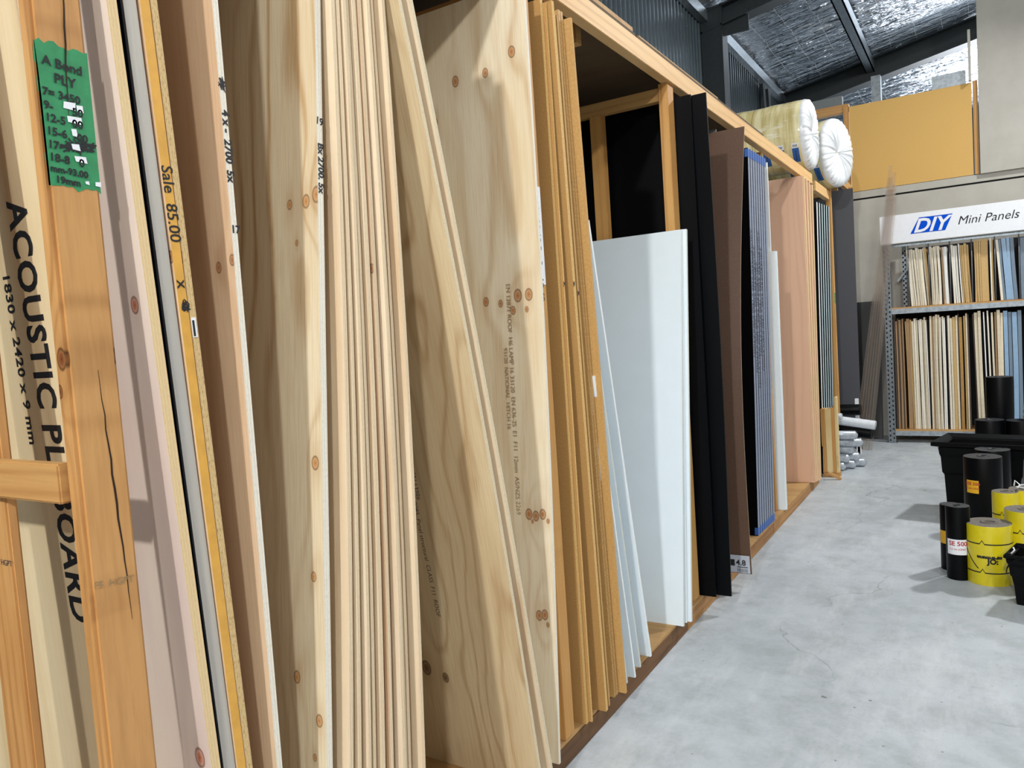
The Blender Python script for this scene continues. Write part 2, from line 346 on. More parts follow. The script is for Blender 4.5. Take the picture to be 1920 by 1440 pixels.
M['shed'] = plain('dark steel cladding', '#465259', .3, .12, 3, metal=.55)
M['steel_dark'] = plain('dark painted steel', '#232c30', .45, .25, 50, metal=.2, bump=.1)
M['galv'] = plain('galvanised steel', '#8d979d', .35, .25, 40, metal=.75, c2='#6d767c')
M['galv_pale'] = plain('pale galvanised beam', '#a9b2b8', .42, .2, 26, metal=.4, c2='#8a949b')
def corrugated(name, y0, y1, z0, z1, x):
    bm = bmesh.new(); prof = []; y = y0; p = .1
    while y < y1:
        prof += [(y, 0), (y + .055, 0), (y + .065, .018), (y + .09, .018)]; y += p
    top = [bm.verts.new((x + d, yy, z1)) for yy, d in prof]; bot = [bm.verts.new((x + d, yy, z0)) for yy, d in prof]
    for i in range(len(prof) - 1): bm.faces.new([bot[i], bot[i + 1], top[i + 1], top[i]])
    g = bmesh.ops.extrude_face_region(bm, geom=bm.faces[:]); bmesh.ops.translate(bm, vec=(-.012, 0, 0), verts=[v for v in g['geom'] if isinstance(v, bmesh.types.BMVert)])
    return struct(link(name, bm, M['shed']))
corrugated('wall_left', -3, 18, 0, 4.75, -2.52)
# roof lining: wrinkled foil sheet with wire mesh, rising to the right
def foil_mat():
    m, nt, b = mat('reflective foil insulation')
    tc = nt.nodes.new('ShaderNodeTexCoord'); sp = nt.nodes.new('ShaderNodeSeparateXYZ'); nt.links.new(tc.outputs['Object'], sp.inputs[0])
    x, y = sp.outputs[0], sp.outputs[1]
    n1 = noise(nt, vec(nt, M_(nt, 'MULTIPLY', x, 1.6), M_(nt, 'MULTIPLY', y, 8), 0), 1, 4, .6)
    n2 = noise(nt, vec(nt, M_(nt, 'MULTIPLY', x, 9), M_(nt, 'MULTIPLY', y, 26), 3), 1, 2, .5)
    h = M_(nt, 'ADD', n1, M_(nt, 'MULTIPLY', n2, .14))
    gx = M_(nt, 'LESS_THAN', M_(nt, 'FRACT', M_(nt, 'MULTIPLY', M_(nt, 'ADD', x, M_(nt, 'MULTIPLY', n1, .05)), 3.2)), .012)
    gy = M_(nt, 'LESS_THAN', M_(nt, 'FRACT', M_(nt, 'MULTIPLY', M_(nt, 'ADD', y, M_(nt, 'MULTIPLY', n1, .05)), 6.5)), .014)
    g = M_(nt, 'MAXIMUM', gx, gy)
    nt.links.new(mix(nt, g, srgb('#c6ccd2'), srgb('#dfe3e6')), b.inputs['Base Color'])
    nt.links.new(M_(nt, 'SUBTRACT', 1.0, M_(nt, 'MULTIPLY', g, .8)), b.inputs['Metallic']); b.inputs['Roughness'].default_value = .13
    bp = N(nt, 'ShaderNodeBump', ins={'Strength': 1.0, 'Distance': .11, 'Height': h}); nt.links.new(bp.outputs[0], b.inputs['Normal'])
    return m
M['foil'] = foil_mat()
SL = .19; ZE = 4.79
def zr(x): return ZE + SL * (x + 2.52)
bm = bmesh.new()
nx, ny = 60, 150; X0, X1, Y0, Y1 = -2.6, 8.0, -6.0, 18.0; rr = random.Random(3)
g = [[None] * (ny + 1) for _ in range(nx + 1)]
for i in range(nx + 1):
    for j in range(ny + 1):
        x = X0 + (X1 - X0) * i / nx; y = Y0 + (Y1 - Y0) * j / ny
        sag = -.05 * abs(math.sin(math.pi * (y - .6) / 1.6)) + rr.uniform(-.012, .012)
        g[i][j] = bm.verts.new((x, y, zr(x) + sag + .06))
for i in range(nx):
    for j in range(ny): bm.faces.new([g[i][j], g[i + 1][j], g[i + 1][j + 1], g[i][j + 1]])
struct(link('ceiling', bm, M['foil'], smooth=True))
def sloped_beam(name, y0, y1, x0, x1, dz0, dz1, m):
    bm = bmesh.new(); tf = .02; cy = (y0 + y1) / 2
    def slab(ya, yb, a, b2):
        v = [bm.verts.new((x, y, zr(x) + d)) for x in (x0, x1) for y in (ya, yb) for d in (a, b2)]
        for f in ((0, 1, 3, 2), (4, 6, 7, 5), (0, 4, 5, 1), (2, 3, 7, 6), (0, 2, 6, 4), (1, 5, 7, 3)): bm.faces.new([v[i] for i in f])
    slab(cy - .012, cy + .012, dz0 + tf, dz1 - tf); slab(y0, y1, dz0, dz0 + tf); slab(y0, y1, dz1 - tf, dz1)
    return link(name, bm, m)
r1 = sloped_beam('rafter', 8.4, 8.6, -2.5, 8, -.25, -.03, M['steel_dark']); struct(r1); r1.name = 'trim_1'
r2 = sloped_beam('rafter', 12.2, 12.45, -2.5, 8, -.34, -.03, M['steel_dark']); struct(r2); r2.name = 'trim_2'
bm = bmesh.new()
for (a, b2, c, d) in ((-2.5, -2.485, 8.4, 8.6), (-2.285, -2.27, 8.4, 8.6), (-2.49, -2.28, 8.405, 8.42)): add_box(bm, a, b2, c, d, 0, zr(-2.35) - .02)
add_box(bm, -2.28, -2.0, 8.45, 8.47, 4.48, 4.7)
struct(link('trim_3', bm, M['steel_dark']))
bm = bmesh.new(); add_box(bm, -2.5, -2.42, -3, 18, 4.66, 4.78); struct(link('trim_4', bm, M['galv']))     # eave angle
bm = bmesh.new()                                                                                         # roof channel running the length
for (a, b2, c, d) in ((-1.30, -1.285, 4.83, 4.98), (-1.20, -1.185, 4.83, 4.98), (-1.30, -1.185, 4.83, 4.845)): add_box(bm, a, b2, -4, 12.3, c, d)
struct(link('trim_5', bm, M['galv']))
bm = bmesh.new(); add_box(bm, -1.22, -1.1, 12.1, 12.25, 0, 4.72); struct(link('trim_6', bm, M['galv_pale']))

# partition at the back, y = 9.5
M['wall_grey'] = plain('painted concrete panel', '#b9b7ae', .6, .05, 4, c2='#b1aea5')
M['gapline'] = plain('black joint sealant', '#15161a', .8)
w1 = struct(box('wall_back', -2.5, 4, 9.5, 9.66, 0, 2.68, M['wall_grey']))
w2 = struct(box('trim_7', -2.5, 4, 9.53, 9.66, 2.68, 2.70, M['gapline']))
w3 = struct(box('trim_8', -1.26, 4, 9.5, 9.66, 2.70, 2.775, M['wall_grey']))
struct(box('wall_right', .05, 5.0, 9.46, 9.66, 2.775, 6.3, M['wall_grey']))
struct(box('wall_rear', -2.6, 8.1, 18.0, 18.1, 0, 7, M['shed'])); struct(box('wall_side', 8.0, 8.1, 9.5, 18.0, 0, 7, M['shed']))
M['osb'] = plain('golden fibreboard panel', '#dcb268', .7, .06, 120, c2='#d3a85c')
op = empty('board_partition', (-.6, 9.52, 2.775), 'large golden fibreboard panel on timber studs above the grey wall', 'panel')
def part(o, parent, loc=None):
    o.parent = parent; o.matrix_parent_inverse = Matrix.Translation(-Vector(parent.location)); return o
pp = part(box('panel', -1.19, -.012, 9.50, 9.52, 2.78, 3.73, M['osb']), op)
for a, b2 in ((-1.25, -1.195), (.0, .042)): part(box('stud', a, b2, 9.49, 9.58, 2.78, 3.74, M['pine_z']), op)
part(box('top_rail', -2.45, -1.195, 9.5, 9.6, 3.68, 3.77, M['pine_x']), op)
tag(box('cardboard_box', -.37, -.06, 9.5, 9.66, 3.731, 3.87, M['galv_pale']), 'pale grey carton on top of the golden fibreboard panel', 'box')
box_s = box('timber_batten', -.035, -.01, 9.42, 9.48, 3.735, 4.25, M['wall_grey']); tag(box_s, 'thin grey strip standing upright beside the tall grey wall panel', 'strip')
M['flash'] = plain('grey flashing', '#6e7577', .5, .1)
tag(box('metal_flashing', -2.2, -1.26, 9.5, 9.6, 3.771, 3.87, M['flash']), 'grey metal strip over the dark opening behind the insulation rolls', 'flashing')
tag(box('cladding_strip', -2.47, -2.43, 11.0, 11.12, 4.0, 4.62, M['steel_dark']), 'dark metal strip leaning on the ribbed cladding, nearer one', 'strip').rotation_euler = (.16, 0, 0)
tag(box('cladding_strip', -2.47, -2.43, 11.3, 11.42, 4.0, 4.62, M['steel_dark']), 'dark metal strip leaning on the ribbed cladding, farther one', 'strip').rotation_euler = (.16, 0, 0)

# ---------------------------------------------------------------- the timber rack
X = -1.182
rack = empty('timber_rack', (X, 3.4, 0), 'long pine stud rack holding upright sheets along the left wall', 'rack')
def rp(o): return part(o, rack)
rp(box('floor_plate', X - .045, X, .3, 3.30, 0, .073, M['plate_dirty_shaded'], bevel=.003)); rp(box('floor_plate', X - .045, X, 3.304, 5.04, 0, .073, M['plate'], bevel=.003))
rp(box('floor_plate', X - .045, X, 5.05, 6.72, 0, .073, M['plate'], bevel=.003)); rp(box('floor_plate', -2.4, -2.355, .3, 6.72, 0, .073, M['plate']))
for y in (.62, 2.1, 3.46, 4.5, 5.5, 6.6): rp(box('floor_joist', -2.355, X - .045, y, y + .045, 0, .073, M['pine_x']))
for a, b2 in ((.3, 2.09), (2.092, 3.3), (3.302, 5.0), (5.002, 6.70)): rp(box('deck_board', -2.42, X - .002, a, b2, .073, ZD, M['deck']))
rp(box('top_beam', X - .045, X, .5, 6.98, 2.535, 2.62, M['pine_y'], bevel=.002)); rp(box('top_beam', -2.4, -2.355, .5, 6.98, 2.535, 2.62, M['pine_y']))
for a, b2, z in ((.5, 3.08, .0), (3.10, 4.05, .0), (4.052, 5.3, .0)): rp(box('top_board', -2.42, X - .01, a, b2, 2.622, 2.64, M['ceil_ply']))
rp(box('top_board', -2.3, X - .012, 2.2, 3.06, 2.641, 2.659, M['deck'])); rp(box('top_board', -2.3, X - .02, 3.15, 4.3, 2.641, 2.656, M['deck']))
def divider(y, xb=(-1.57,), yd=.07, zt=2.535, xf=X, rail=True):
    post = rp(box('post', xf - .045, xf, y, y + yd, ZD, zt, M['pine_z'], bevel=.003))
    if rail: rp(box('cross_rail', -2.355, xf - .045, y + .01, y + .055, 2.46, 2.52, M['pine_x'], bevel=.002))
    for x in xb: rp(box('post', x - .045, x + .02, y + .01, y + .055, ZD, 2.46, M['pine_z'], bevel=.002))
    return post
divider(2.088, xb=(-2.3,), yd=.066)
divider(3.455, xb=(-1.557, -2.3), yd=.08, xf=-1.196)
divider(5.318, xb=(-2.3,), yd=.045, xf=-1.222); divider(6.62, xb=(-2.3,), rail=True)
for y in (1.4, 2.75, 4.4): rp(box('joist', -2.355, X - .125, y, y + .045, 2.54, 2.62, M['pine_x']))

# near divider frame with the green price patch
post = rp(box('post', X - .037, X, .627, .707, 0, 2.535, M['pine_post'], bevel=.006))
ppo = box('post', -1.548, -1.452, .64, .66, 0, 2.46, M['pine_post'], bevel=.004); rp(ppo)
rp(box('cross_rail', -2.355, X - .037, .615, .639, 1.205, 1.268, M['pine_x'], bevel=.003))
rp(box('cross_rail', -2.355, X - .037, .632, .676, 2.46, 2.52, M['pine_x']))
ox, oy = .05, .0   # post local: x 0..0.05, y 0..0.102
bm = bmesh.new(); rg = random.Random(5); pts = []
pw0, pw1, pz0, pz1 = .0, .0795, 1.69, 1.905
for i in range(12): pts.append((pw0 + (pw1 - pw0) * i / 11, pz0 + rg.uniform(-.004, .004)))
for i in range(12): pts.append((pw1, pz0 + (pz1 - pz0) * i / 11))
for i in range(12): pts.append((pw1 - (pw1 - pw0) * i / 11, pz1 + rg.uniform(-.003, .006)))
for i in range(16): pts.append((pw0 + rg.uniform(-.003, .003), pz1 - (pz1 - pz0) * i / 15))
bm.faces.new([bm.verts.new((.0375, a, b2)) for a, b2 in pts])
patch = link('painted_patch', bm, M['green'], post); patch['label'] = 'green painted price patch with handwriting'
px = .0381
rows = [('A Bond', .025, 1.872, .021), ('PLY', .040, 1.848, .022), ('7= 3450', .021, 1.826, .018), ('9-      50', .021, 1.806, .018), ('12-5  00', .021, 1.788, .018), ('15-6  -00', .021, 1.768, .018),
        ('17-', .021, 1.748, .018), ('18-8   0', .021, 1.729, .018), ('mm-93.00', .021, 1.713, .015), ('19mm', .027, 1.697, .016)]
for i, (s, y, z, sz) in enumerate(rows): text(post, s, sz * .93, (px, y - .017, z), (0, 1, -.06), (0, .06, 1), bold=.0005, name='handwriting')
for i, (y, z, a, b2) in enumerate([(.052, 1.812, .018, .011), (.073, 1.811, .010, .010), (.057, 1.792, .022, .010), (.062, 1.772, .008, .011), (.060, 1.751, .012, .009), (.063, 1.733, .018, .009), (.075, 1.7, .006, .005), (.090, 1.699, .009, .007)]):
    bm = bmesh.new(); q = rg.uniform(-.002, .002); bm.faces.new([bm.verts.new((px + .0006, yy, zz)) for yy, zz in ((y - .019, z), (y + a - .019, z - .001), (y + a + q - .019, z + b2), (y + q - .019, z + b2 - .001))])
    link('price_sticker', bm, M['label_w'], post)
scribble(post, (px - .0003, .042, 1.755), (0, 1, 0), (0, 0, 1), .011, 22, 4); scribble(post, (px - .0003, .064, 1.758), (0, 1, 0), (0, 0, 1), .010, 22, 5)
text(post, 'F5  HGPT', .016, (.0372, .004, 1.07), (0, 1, -.12), (0, .12, 1), m=M['print_grey'], name='timber_stamp')
text(ppo, 'F5  HGPT', .015, (.035, -.0005, 1.075), TOX, (0, 0, 1), m=M['print_dark'], name='timber_stamp')
def crack(parent, x, pts, wd):
    bm = bmesh.new()
    L = [bm.verts.new((x, y - wd * (1 - abs(2 * i / (len(pts) - 1) - 1)) - .0003, z)) for i, (y, z) in enumerate(pts)]
    Rr = [bm.verts.new((x, y + wd * (1 - abs(2 * i / (len(pts) - 1) - 1)) + .0003, z)) for i, (y, z) in enumerate(pts)]
    for i in range(len(pts) - 1): bm.faces.new([L[i], L[i + 1], Rr[i + 1], Rr[i]])
    link('crack', bm, M['crack'], parent)
rc = random.Random(9)
crack(post, .0374, [(.046 + rc.uniform(-.0012, .0012) + .0009 * i, 1.41 - i * .024) for i in range(18)], .0016)
crack(post, .0386, [(.054 + rc.uniform(-.001, .001) - .0016 * i, 2.05 - i * .028) for i in range(10)], .0014)

# white price strip on the second divider post
tagp = [o for o in rack.children if o.name.startswith('post')][0]
bm = bmesh.new(); add_box(bm, .0452, .0462, .004, .062, 1.49, 1.80); pl = link('price_strip', bm, M['label_w'], tagp); pl['label'] = 'white handwritten price strip'
text(tagp, "16.00 12.5 - 9 x 18 40", .034, (.0463, .022, 1.74), DOWN, TOY, name='handwriting', bold=.0008)

# ---------------------------------------------------------------- near sheets, left to right
PB = 'plywood sheet'
B1 = board('plywood_sheet', 'pinkish-faced plywood sheet with a thick layered edge, right beside the post with the green patch', PB, -1.175, .825, .7235, .018, M['face_pink'], M['edge_b1'])
def flat(b, xl, z): return (xl - 0, -.0, z)
B0 = board('plywood_sheet', 'cream acoustic plywood sheet printed ACOUSTIC PLYBOARD, seen left of the nearest post', PB, -1.40, .812, .700, .009, M['face_cream'], M['edge_ply9'], w=.98)
text(B0, 'ACOUSTIC PLYBOARD', .092, (-.132, 0, 1.645), DOWN, TOX, bold=.0028, sx=.80, name='lettering', space=1.1)
text(B0, '1830 x 2420 x 9 mm', .036, (-.190, 0, 1.52), DOWN, TOX, bold=.0010, name='lettering', space=1.1)
board('film_faced_sheet', 'thin black film-faced sheet between the pinkish plywood and the grey-edged board', 'sheet', -1.176, .8437, .7505, .0028, M['black'], M['black_e'])
board('timber_board', 'thick board with a weathered grey front edge, left of the yellow-edged sheet', 'board', -1.178, .848, .757, .0235, M['face_brown'], M['face_grey'])
B3 = board('plywood_sheet', 'plywood sheet with a yellow sealed front edge reading Sale 85.00', PB, -1.175, .8725, .787, .0175, M['face_brown'], M['edge_yel'])
text(B3, 'Sale  85.00', .030, (0, .0, 1.665), (0, .0, -1), TOY, name='handwriting', bold=.0003)
text(B3, 'x', .03, (0, .002, 1.47), DOWN, TOY, name='handwriting', bold=.0003); scribble(B3, (0, .012, 1.425), DOWN, TOY, .008, 26, 3)
B4 = board('plywood_sheet', 'plywood sheet with a rough layered edge pressed against the yellow-edged sheet', PB, -1.175, .8915, .807, .0125, M['face_brown'], M['edge_rough'])
bm = bmesh.new(); add_box(bm, .0002, .001, .001, .010, 1.37, 1.405); link('paper_tag', bm, M['label_w'], B4)
bm = bmesh.new(); add_box(bm, .001, .0014, .002, .006, 1.372, 1.40); link('ink_mark', bm, INK, B4)
B5 = board('plywood_sheet', 'tan-faced plywood sheet with a pale edge marked 2700 in black pen', PB, -1.175, .935, .950, .013, M['face_brown'], M['edge_white'])
scribble(B5, (0, .006, 1.83), DOWN, TOY, .008, 26, 12)
text(B5, '4 x -  2700  5x', .022, (0, .001, 1.785), DOWN, TOY, name='handwriting', bold=.0008); text(B5, '17', .020, (0, -.001, 1.56), (0, 1, 0), (0, 0, 1), name='handwriting', bold=.0006)
B6 = board('plywood_sheet', 'wide knotty pine-faced plywood sheet with swirling grain, its white edge marked 19', PB, -1.175, 1.021, 1.236, .0165, M['face_swirl'], M['edge_white'])
text(B6, '19', .022, (0, -.004, 1.815), (0, 1, -.1), (0, .1, 1), name='handwriting', bold=.0005)
text(B6, 'Bx 2700. 5x', .022, (0, .003, 1.775), DOWN, TOY, name='handwriting', bold=.0008)
# fanned stack
fan = [(1.062, 1.256, .011, 0, 'pale'), (1.092, 1.270, .009, 0, 'pale'), (1.122, 1.284, .009, .004, 'pale'), (1.147, 1.298, .009, -.003, 'pale'), (1.170, 1.312, .012, .002, 'pale'),
       (1.200, 1.328, .010, .004, 'brown'), (1.234, 1.343, .010, .014, 'pale'), (1.253, 1.356, .009, .004, 'brown'), (1.272, 1.371, .009, .0, 'pale'), (1.303, 1.388, .0105, .018, 'pale')]
ordn = ['nearest', 'second', 'third', 'fourth', 'fifth', 'sixth', 'seventh', 'eighth', 'ninth', 'farthest']
for i, (yb, yt, t, dx, f) in enumerate(fan):
    board('plywood_sheet', '%s sheet of the fanned stack of ten thin pale plywood sheets' % ordn[i], PB, -1.16 + dx, yb, yt, t,
          M['face_' + f], M['edge_ply9'], bow=.026, group='fanned stack of pale plywood sheets')
E1 = board('plywood_sheet', 'whorl-grained plywood sheet leaning left, nearer of the steeply leaning pair', PB, -1.122, 1.822, 1.365, .0125, M['face_E'], M['edge_ply'], bow=.036)
E2 = board('plywood_sheet', 'whorl-grained plywood sheet leaning left, farther of the steeply leaning pair', PB, -1.12, 1.882, 1.412, .0125, M['face_pale'], M['edge_ply'], bow=.022)
for k, (s, xo, z) in enumerate([('12mm  F11  EN 636-2S  BOND A  AS/NZS 2269  1220 x 2440  12.0mm  EN 13986', -.245, 1.62), ('No 0000054 ENT 1666-CPR-0085  Panel structural  CLASS  F11  ROOF', -.265, 1.15)]):
    text(E1, s, .021, (xo, .020, z), DOWN, TOX, m=M['print_dark'], name='stencil_print', lift=.016 if k else .02)
P9 = board('plywood_sheet', 'big upright pale pine plywood sheet with clusters of brown knots', PB, -1.14, 1.962, 2.051, .012, M['face_P'], M['edge_white'], bow=.028)
text(P9, 'EN 12871 ROOF  H6 LAMP 16 33120  EN 636-2S  E1  F11  12mm  AS/NZS 2269', .022, (-.125, .026, 1.50), DOWN, TOX, m=M['print_grey'], name='stencil_print', lift=.003)
text(P9, '93120  NATIONAL  HITCH 16', .020, (-.145, .026, 1.30), DOWN, TOX, m=M['print_grey'], name='stencil_print', lift=.003)

# fibreboard stack
MB = [('nearest', -1.168, 2.214, 2.206, .0165, 'mdf', 'mdf_e', 2.40), ('second', -1.158, 2.235, 2.224, .008, 'mdf', 'mdf_e', 2.39), ('third', -1.143, 2.320, 2.238, .016, 'mdf', 'mdf_e', 2.40),
      ('fourth', -1.150, 2.340, 2.262, .010, 'mdf', 'mdf_e', 2.37), ('fifth', -1.150, 2.358, 2.282, .012, 'mdf', 'chip_e', 2.37), ('sixth', -1.158, 2.425, 2.312, .014, 'mdf_g', 'mdf_ge', 2.40), ('seventh', -1.158, 2.445, 2.330, .014, 'mdf_g', 'mdf_ge', 2.40),
      ('farthest', -1.133, 2.470, 2.350, .012, 'mdf_g', 'chip_e', 2.38)]
for i, (o_, x, yb, yt, t, f, e, L) in enumerate(MB):
    b = board('fibreboard_sheet', '%s of the eight brown and golden fibreboard sheets right of the knotty pine sheet' % o_, 'fibreboard', x, yb, yt, t, M[f], M[e], L=L, group='fibreboard sheets')
    if i in (1, 2, 4): text(b, 'x.', .025, (0, 0, 1.50 - .03 * (i == 4)), DOWN, TOY, name='handwriting', bold=.001)
# white melamine strips and panels
WS = [('nearest short', -1.16, 2.545, 2.375, .009, 1.19), ('second short', -1.15, 2.600, 2.400, .010, 1.19), ('nearer tall', -1.165, 2.690, 2.360, .010, 1.755), ('farthest tall', -1.163, 2.797, 2.340, .012, 1.755)]
for i, (o_, x, yb, yt, t, L) in enumerate(WS):
    zt = ZD + L * .985; k = (2.415 if L < 1.5 else 2.455)
    yt2 = {0: 2.375, 1: 2.402, 2: 2.385, 3: 2.452}[i]
    board('melamine_panel', '%s of the narrow-edged white panels leaning left beside the fibreboard' % o_, 'panel', x, yb, yt2, t, M['white'], M['white_b'] if i % 2 else M['white_e'], zt=zt, L=L, w=.6, group='leaning white panels')
board('melamine_panel', 'large pale blue-white melamine panel standing in front, seen broadside', 'panel', -1.145, 3.145, 3.388, .016, M['white'], M['white_e'], zt=1.842, L=1.78, w=.9)
board('melamine_panel', 'white melamine panel directly behind the large broadside white panel, nearer edge', 'panel', -1.145, 3.190, 3.407, .008, M['white'], M['white_b'], zt=1.842, L=1.78, w=.9)
board('melamine_panel', 'white melamine panel at the back of the broadside white stack', 'panel', -1.13, 3.208, 3.419, .016, M['white'], M['white_e'], zt=1.842, L=1.78, w=.9)
# black sheets
board('black_sheet', 'black laminate sheet, nearer of two beside the tall pine post', 'sheet', -1.12, 3.552, 3.552, .010, M['black'], M['black_e'], L=2.4, w=1.15)
board('black_sheet', 'black laminate sheet hanging out over the floor, farther of two', 'sheet', -1.055, 3.585, 3.575, .010, M['black'], M['black_e'], L=2.4, w=1.2, bow=.03)
BR = board('hardboard_sheet', 'dark brown bowed hardboard sheet with a 4.8 label on its lower corner', 'sheet', -1.046, 3.944, 4.22, .005, M['brown'], M['brown_e'], L=2.385, w=1.2, bow=-.14)
bm = bmesh.new(); add_box(bm, -.215, -.006, -.0016, -.001, .004, .10); lab = link('price_label', bm, M['label_grey'], BR); lab.location = (0, -.004, 0); lab.rotation_euler = (-.18 * -1, 0, 0); lab['label'] = 'grey printed size label'
bm = bmesh.new(); add_box(bm, -.205, -.085, -.0021, -.0017, .04, .075); link('print_block', bm, INK, lab)
bm = bmesh.new(); add_box(bm, -.195, -.12, -.0021, -.0017, .083, .092); add_box(bm, -.072, -.018, -.0021, -.0017, .034, .038)
for k in range(7): add_box(bm, -.072 + k * .008, -.069 + k * .008, -.0021, -.0017, .008, .028)
link('print_block', bm, INK, lab)
text(lab, '4.8', .042, (-.078, -.0018, .046), TOX, (0, 0, 1), bold=.001, name='lettering')
board('white_sheet', 'pale grey sheet showing only its top behind the dark brown hardboard', 'sheet', -1.24, 4.30, 4.36, .012, M['galv_pale'], M['white_e'], L=2.42, w=.9)
# blue-edged foam boards
for i in range(8):
    yb = 4.674 + .052 * i; yt = 4.855 + .054 * i
    b = board('foam_board', '%s of the eight blue-grey edged insulation boards with blue tape at the top' % ordn[i], 'insulation board', -1.19 + .0012 * i, yb, yt, .0435, M['foam_f'], M['foam_e'], L=2.4, group='blue-taped insulation boards')
    for z0, z1 in ((2.345, 2.395), (.005, .05)):
        bm = bmesh.new(); add_box(bm, -.02, .0012, -.0005, .044, z0, z1); link('tape', bm, M['tape'], b)
    text(b, 'AQUABOARD 2400 x 1200 INSULATION', .045, (.0, .006, 1.9 - .1 * (i % 3)), DOWN, TOY, m=M['print_dark'], name='lettering', lift=.0013) if i < 5 else None
board('white_sheet', 'tall white panel behind the blue-taped insulation boards', 'panel', -1.21, 5.43, 5.45, .016, M['white'], M['white_b'], L=2.40, w=.8)
board('white_sheet', 'shorter white panel leaning before the pink plywood sheet, nearer one', 'panel', -1.176, 5.372, 5.408, .012, M['white'], M['white_e'], zt=1.876, L=1.79, w=.8)
board('white_sheet', 'shorter white panel leaning before the pink plywood sheet, farther one', 'panel', -1.168, 5.388, 5.424, .022, M['white'], M['white_b'], zt=1.876, L=1.79, w=.8)
divx = 0
board('plywood_sheet', 'pink hardwood plywood sheet standing broadside toward the rack end', PB, -1.15, 6.33, 6.36, .012, M['okoume'], M['pine_lvl'], L=2.43)
for i in range(4):
    board('plywood_sheet', '%s of the cream-edged sheets stacked behind the pink plywood sheet' % ordn[i], PB, -1.145 + .007 * i, 6.35 + .036 * i, 6.385 + .075 * i, .034, M['okoume'], M['pine_lvl'], L=2.43 - .012 * i, group='cream-edged sheets behind the pink plywood')

# ---------------------------------------------------------------- second rack at the far end
rack2 = empty('timber_rack', (X, 8.2, 0), 'smaller pine stud rack in the far corner under the second insulation roll', 'rack')
def rp2(o): return part(o, rack2)
rp2(box('top_beam', X - .045, X, 7.12, 7.82, 2.50, 2.585, M['pine_y'])); rp2(box('post', X - .045, X, 7.9, 7.97, 0, 2.70, M['pine_z'], bevel=.002))
rp2(box('top_beam', X - .045, X, 8.25, 9.45, 2.76, 2.84, M['pine_y'])); rp2(box('post', X - .03, X + .04, 9.1, 9.15, 0, 2.78, M['pine_z'])); rp2(box('post', X - .1, X - .05, 8.7, 8.75, 0, 2.76, M['pine_z']))
rp2(box('cross_rail', -2.3, X - .05, 7.9, 7.95, 2.55, 2.63, M['pine_x'])); rp2(box('cross_rail', -2.3, X - .05, 8.15, 8.2, 1.25, 1.31, M['pine_x']))
rp2(box('cross_rail', -2.3, X + .0, 9.1, 9.15, 1.30, 1.38, M['pine_x'])); rp2(box('top_beam', -2.35, -2.3, 7.0, 9.4, 2.50, 2.585, M['pine_y']))
bm = bmesh.new(); add_box(bm, .0452, .0458, .005, .07, 1.52, 1.62); gp = link('painted_patch', bm, M['green'], [o for o in rack2.children if 'post' in o.name][0])
for i in range(6):
    board('metal_sheet', '%s of six pale blue metal-edged sheets beyond the cream-edged stack' % ordn[i], 'sheet', -1.19 + .0015 * i, 6.98 + .10 * i, 7.18 + .115 * i, .05, M['black'], M['metal_sheet'] if i else M['white_b'], zb=.03, zt=2.42, L=2.39 + .006 * i, w=1.0, group='pale metal-edged sheets')
board('grey_board', 'tall dark grey board standing behind the far pine post', 'board', -1.062, 8.50, 8.52, .02, M['dkgrey'], M['dkgrey'], zb=.0, zt=2.6, L=2.68, w=.4, bow=-.02)
board('dark_board', 'black board standing behind the green-marked far pine post', 'board', -1.24, 8.30, 8.32, .02, M['dkgrey'], M['black'], zb=0, zt=2.4, L=2.0, w=.5)

# ---------------------------------------------------------------- insulation rolls on top of the rack
def roll_mat():
    m, nt, b = mat('cream insulation under clear film')
    tc = nt.nodes.new('ShaderNodeTexCoord'); sp = nt.nodes.new('ShaderNodeSeparateXYZ'); nt.links.new(tc.outputs['Object'], sp.inputs[0])
    n = noise(nt, vec(nt, M_(nt, 'MULTIPLY', sp.outputs[0], 22), M_(nt, 'MULTIPLY', sp.outputs[1], 2), M_(nt, 'MULTIPLY', sp.outputs[2], 2)), 1, 3, .6)
    n2 = noise(nt, vec(nt, M_(nt, 'MULTIPLY', sp.outputs[0], 5), M_(nt, 'MULTIPLY', sp.outputs[1], 30), M_(nt, 'MULTIPLY', sp.outputs[2], 30)), 1, 4, .7)
    c = mix(nt, ramp(nt, n, [(.38, 0), (.62, 1)]), srgb('#ece3b4'), srgb('#c9b878'))
    c = mix(nt, M_(nt, 'MULTIPLY', ramp(nt, n2, [(.58, 0), (.66, 1)]), .5), c, srgb('#fbf8ea'))
    seam = M_(nt, 'LESS_THAN', M_(nt, 'FRACT', M_(nt, 'MULTIPLY', sp.outputs[0], 2.4)), .018)
    c = mix(nt, M_(nt, 'MULTIPLY', seam, .7), c, srgb('#8a7c4c'))
    nt.links.new(c, b.inputs['Base Color']); b.inputs['Roughness'].default_value = .25; b.inputs['Coat Weight'].default_value = .5
    bp = N(nt, 'ShaderNodeBump', ins={'Strength': .5, 'Distance': .01, 'Height': n2}); nt.links.new(bp.outputs[0], b.inputs['Normal'])
    return m
M['roll'] = roll_mat(); M['film'] = plain('gathered white film', '#e8ecef', .3, .12, 12, coat=.4)
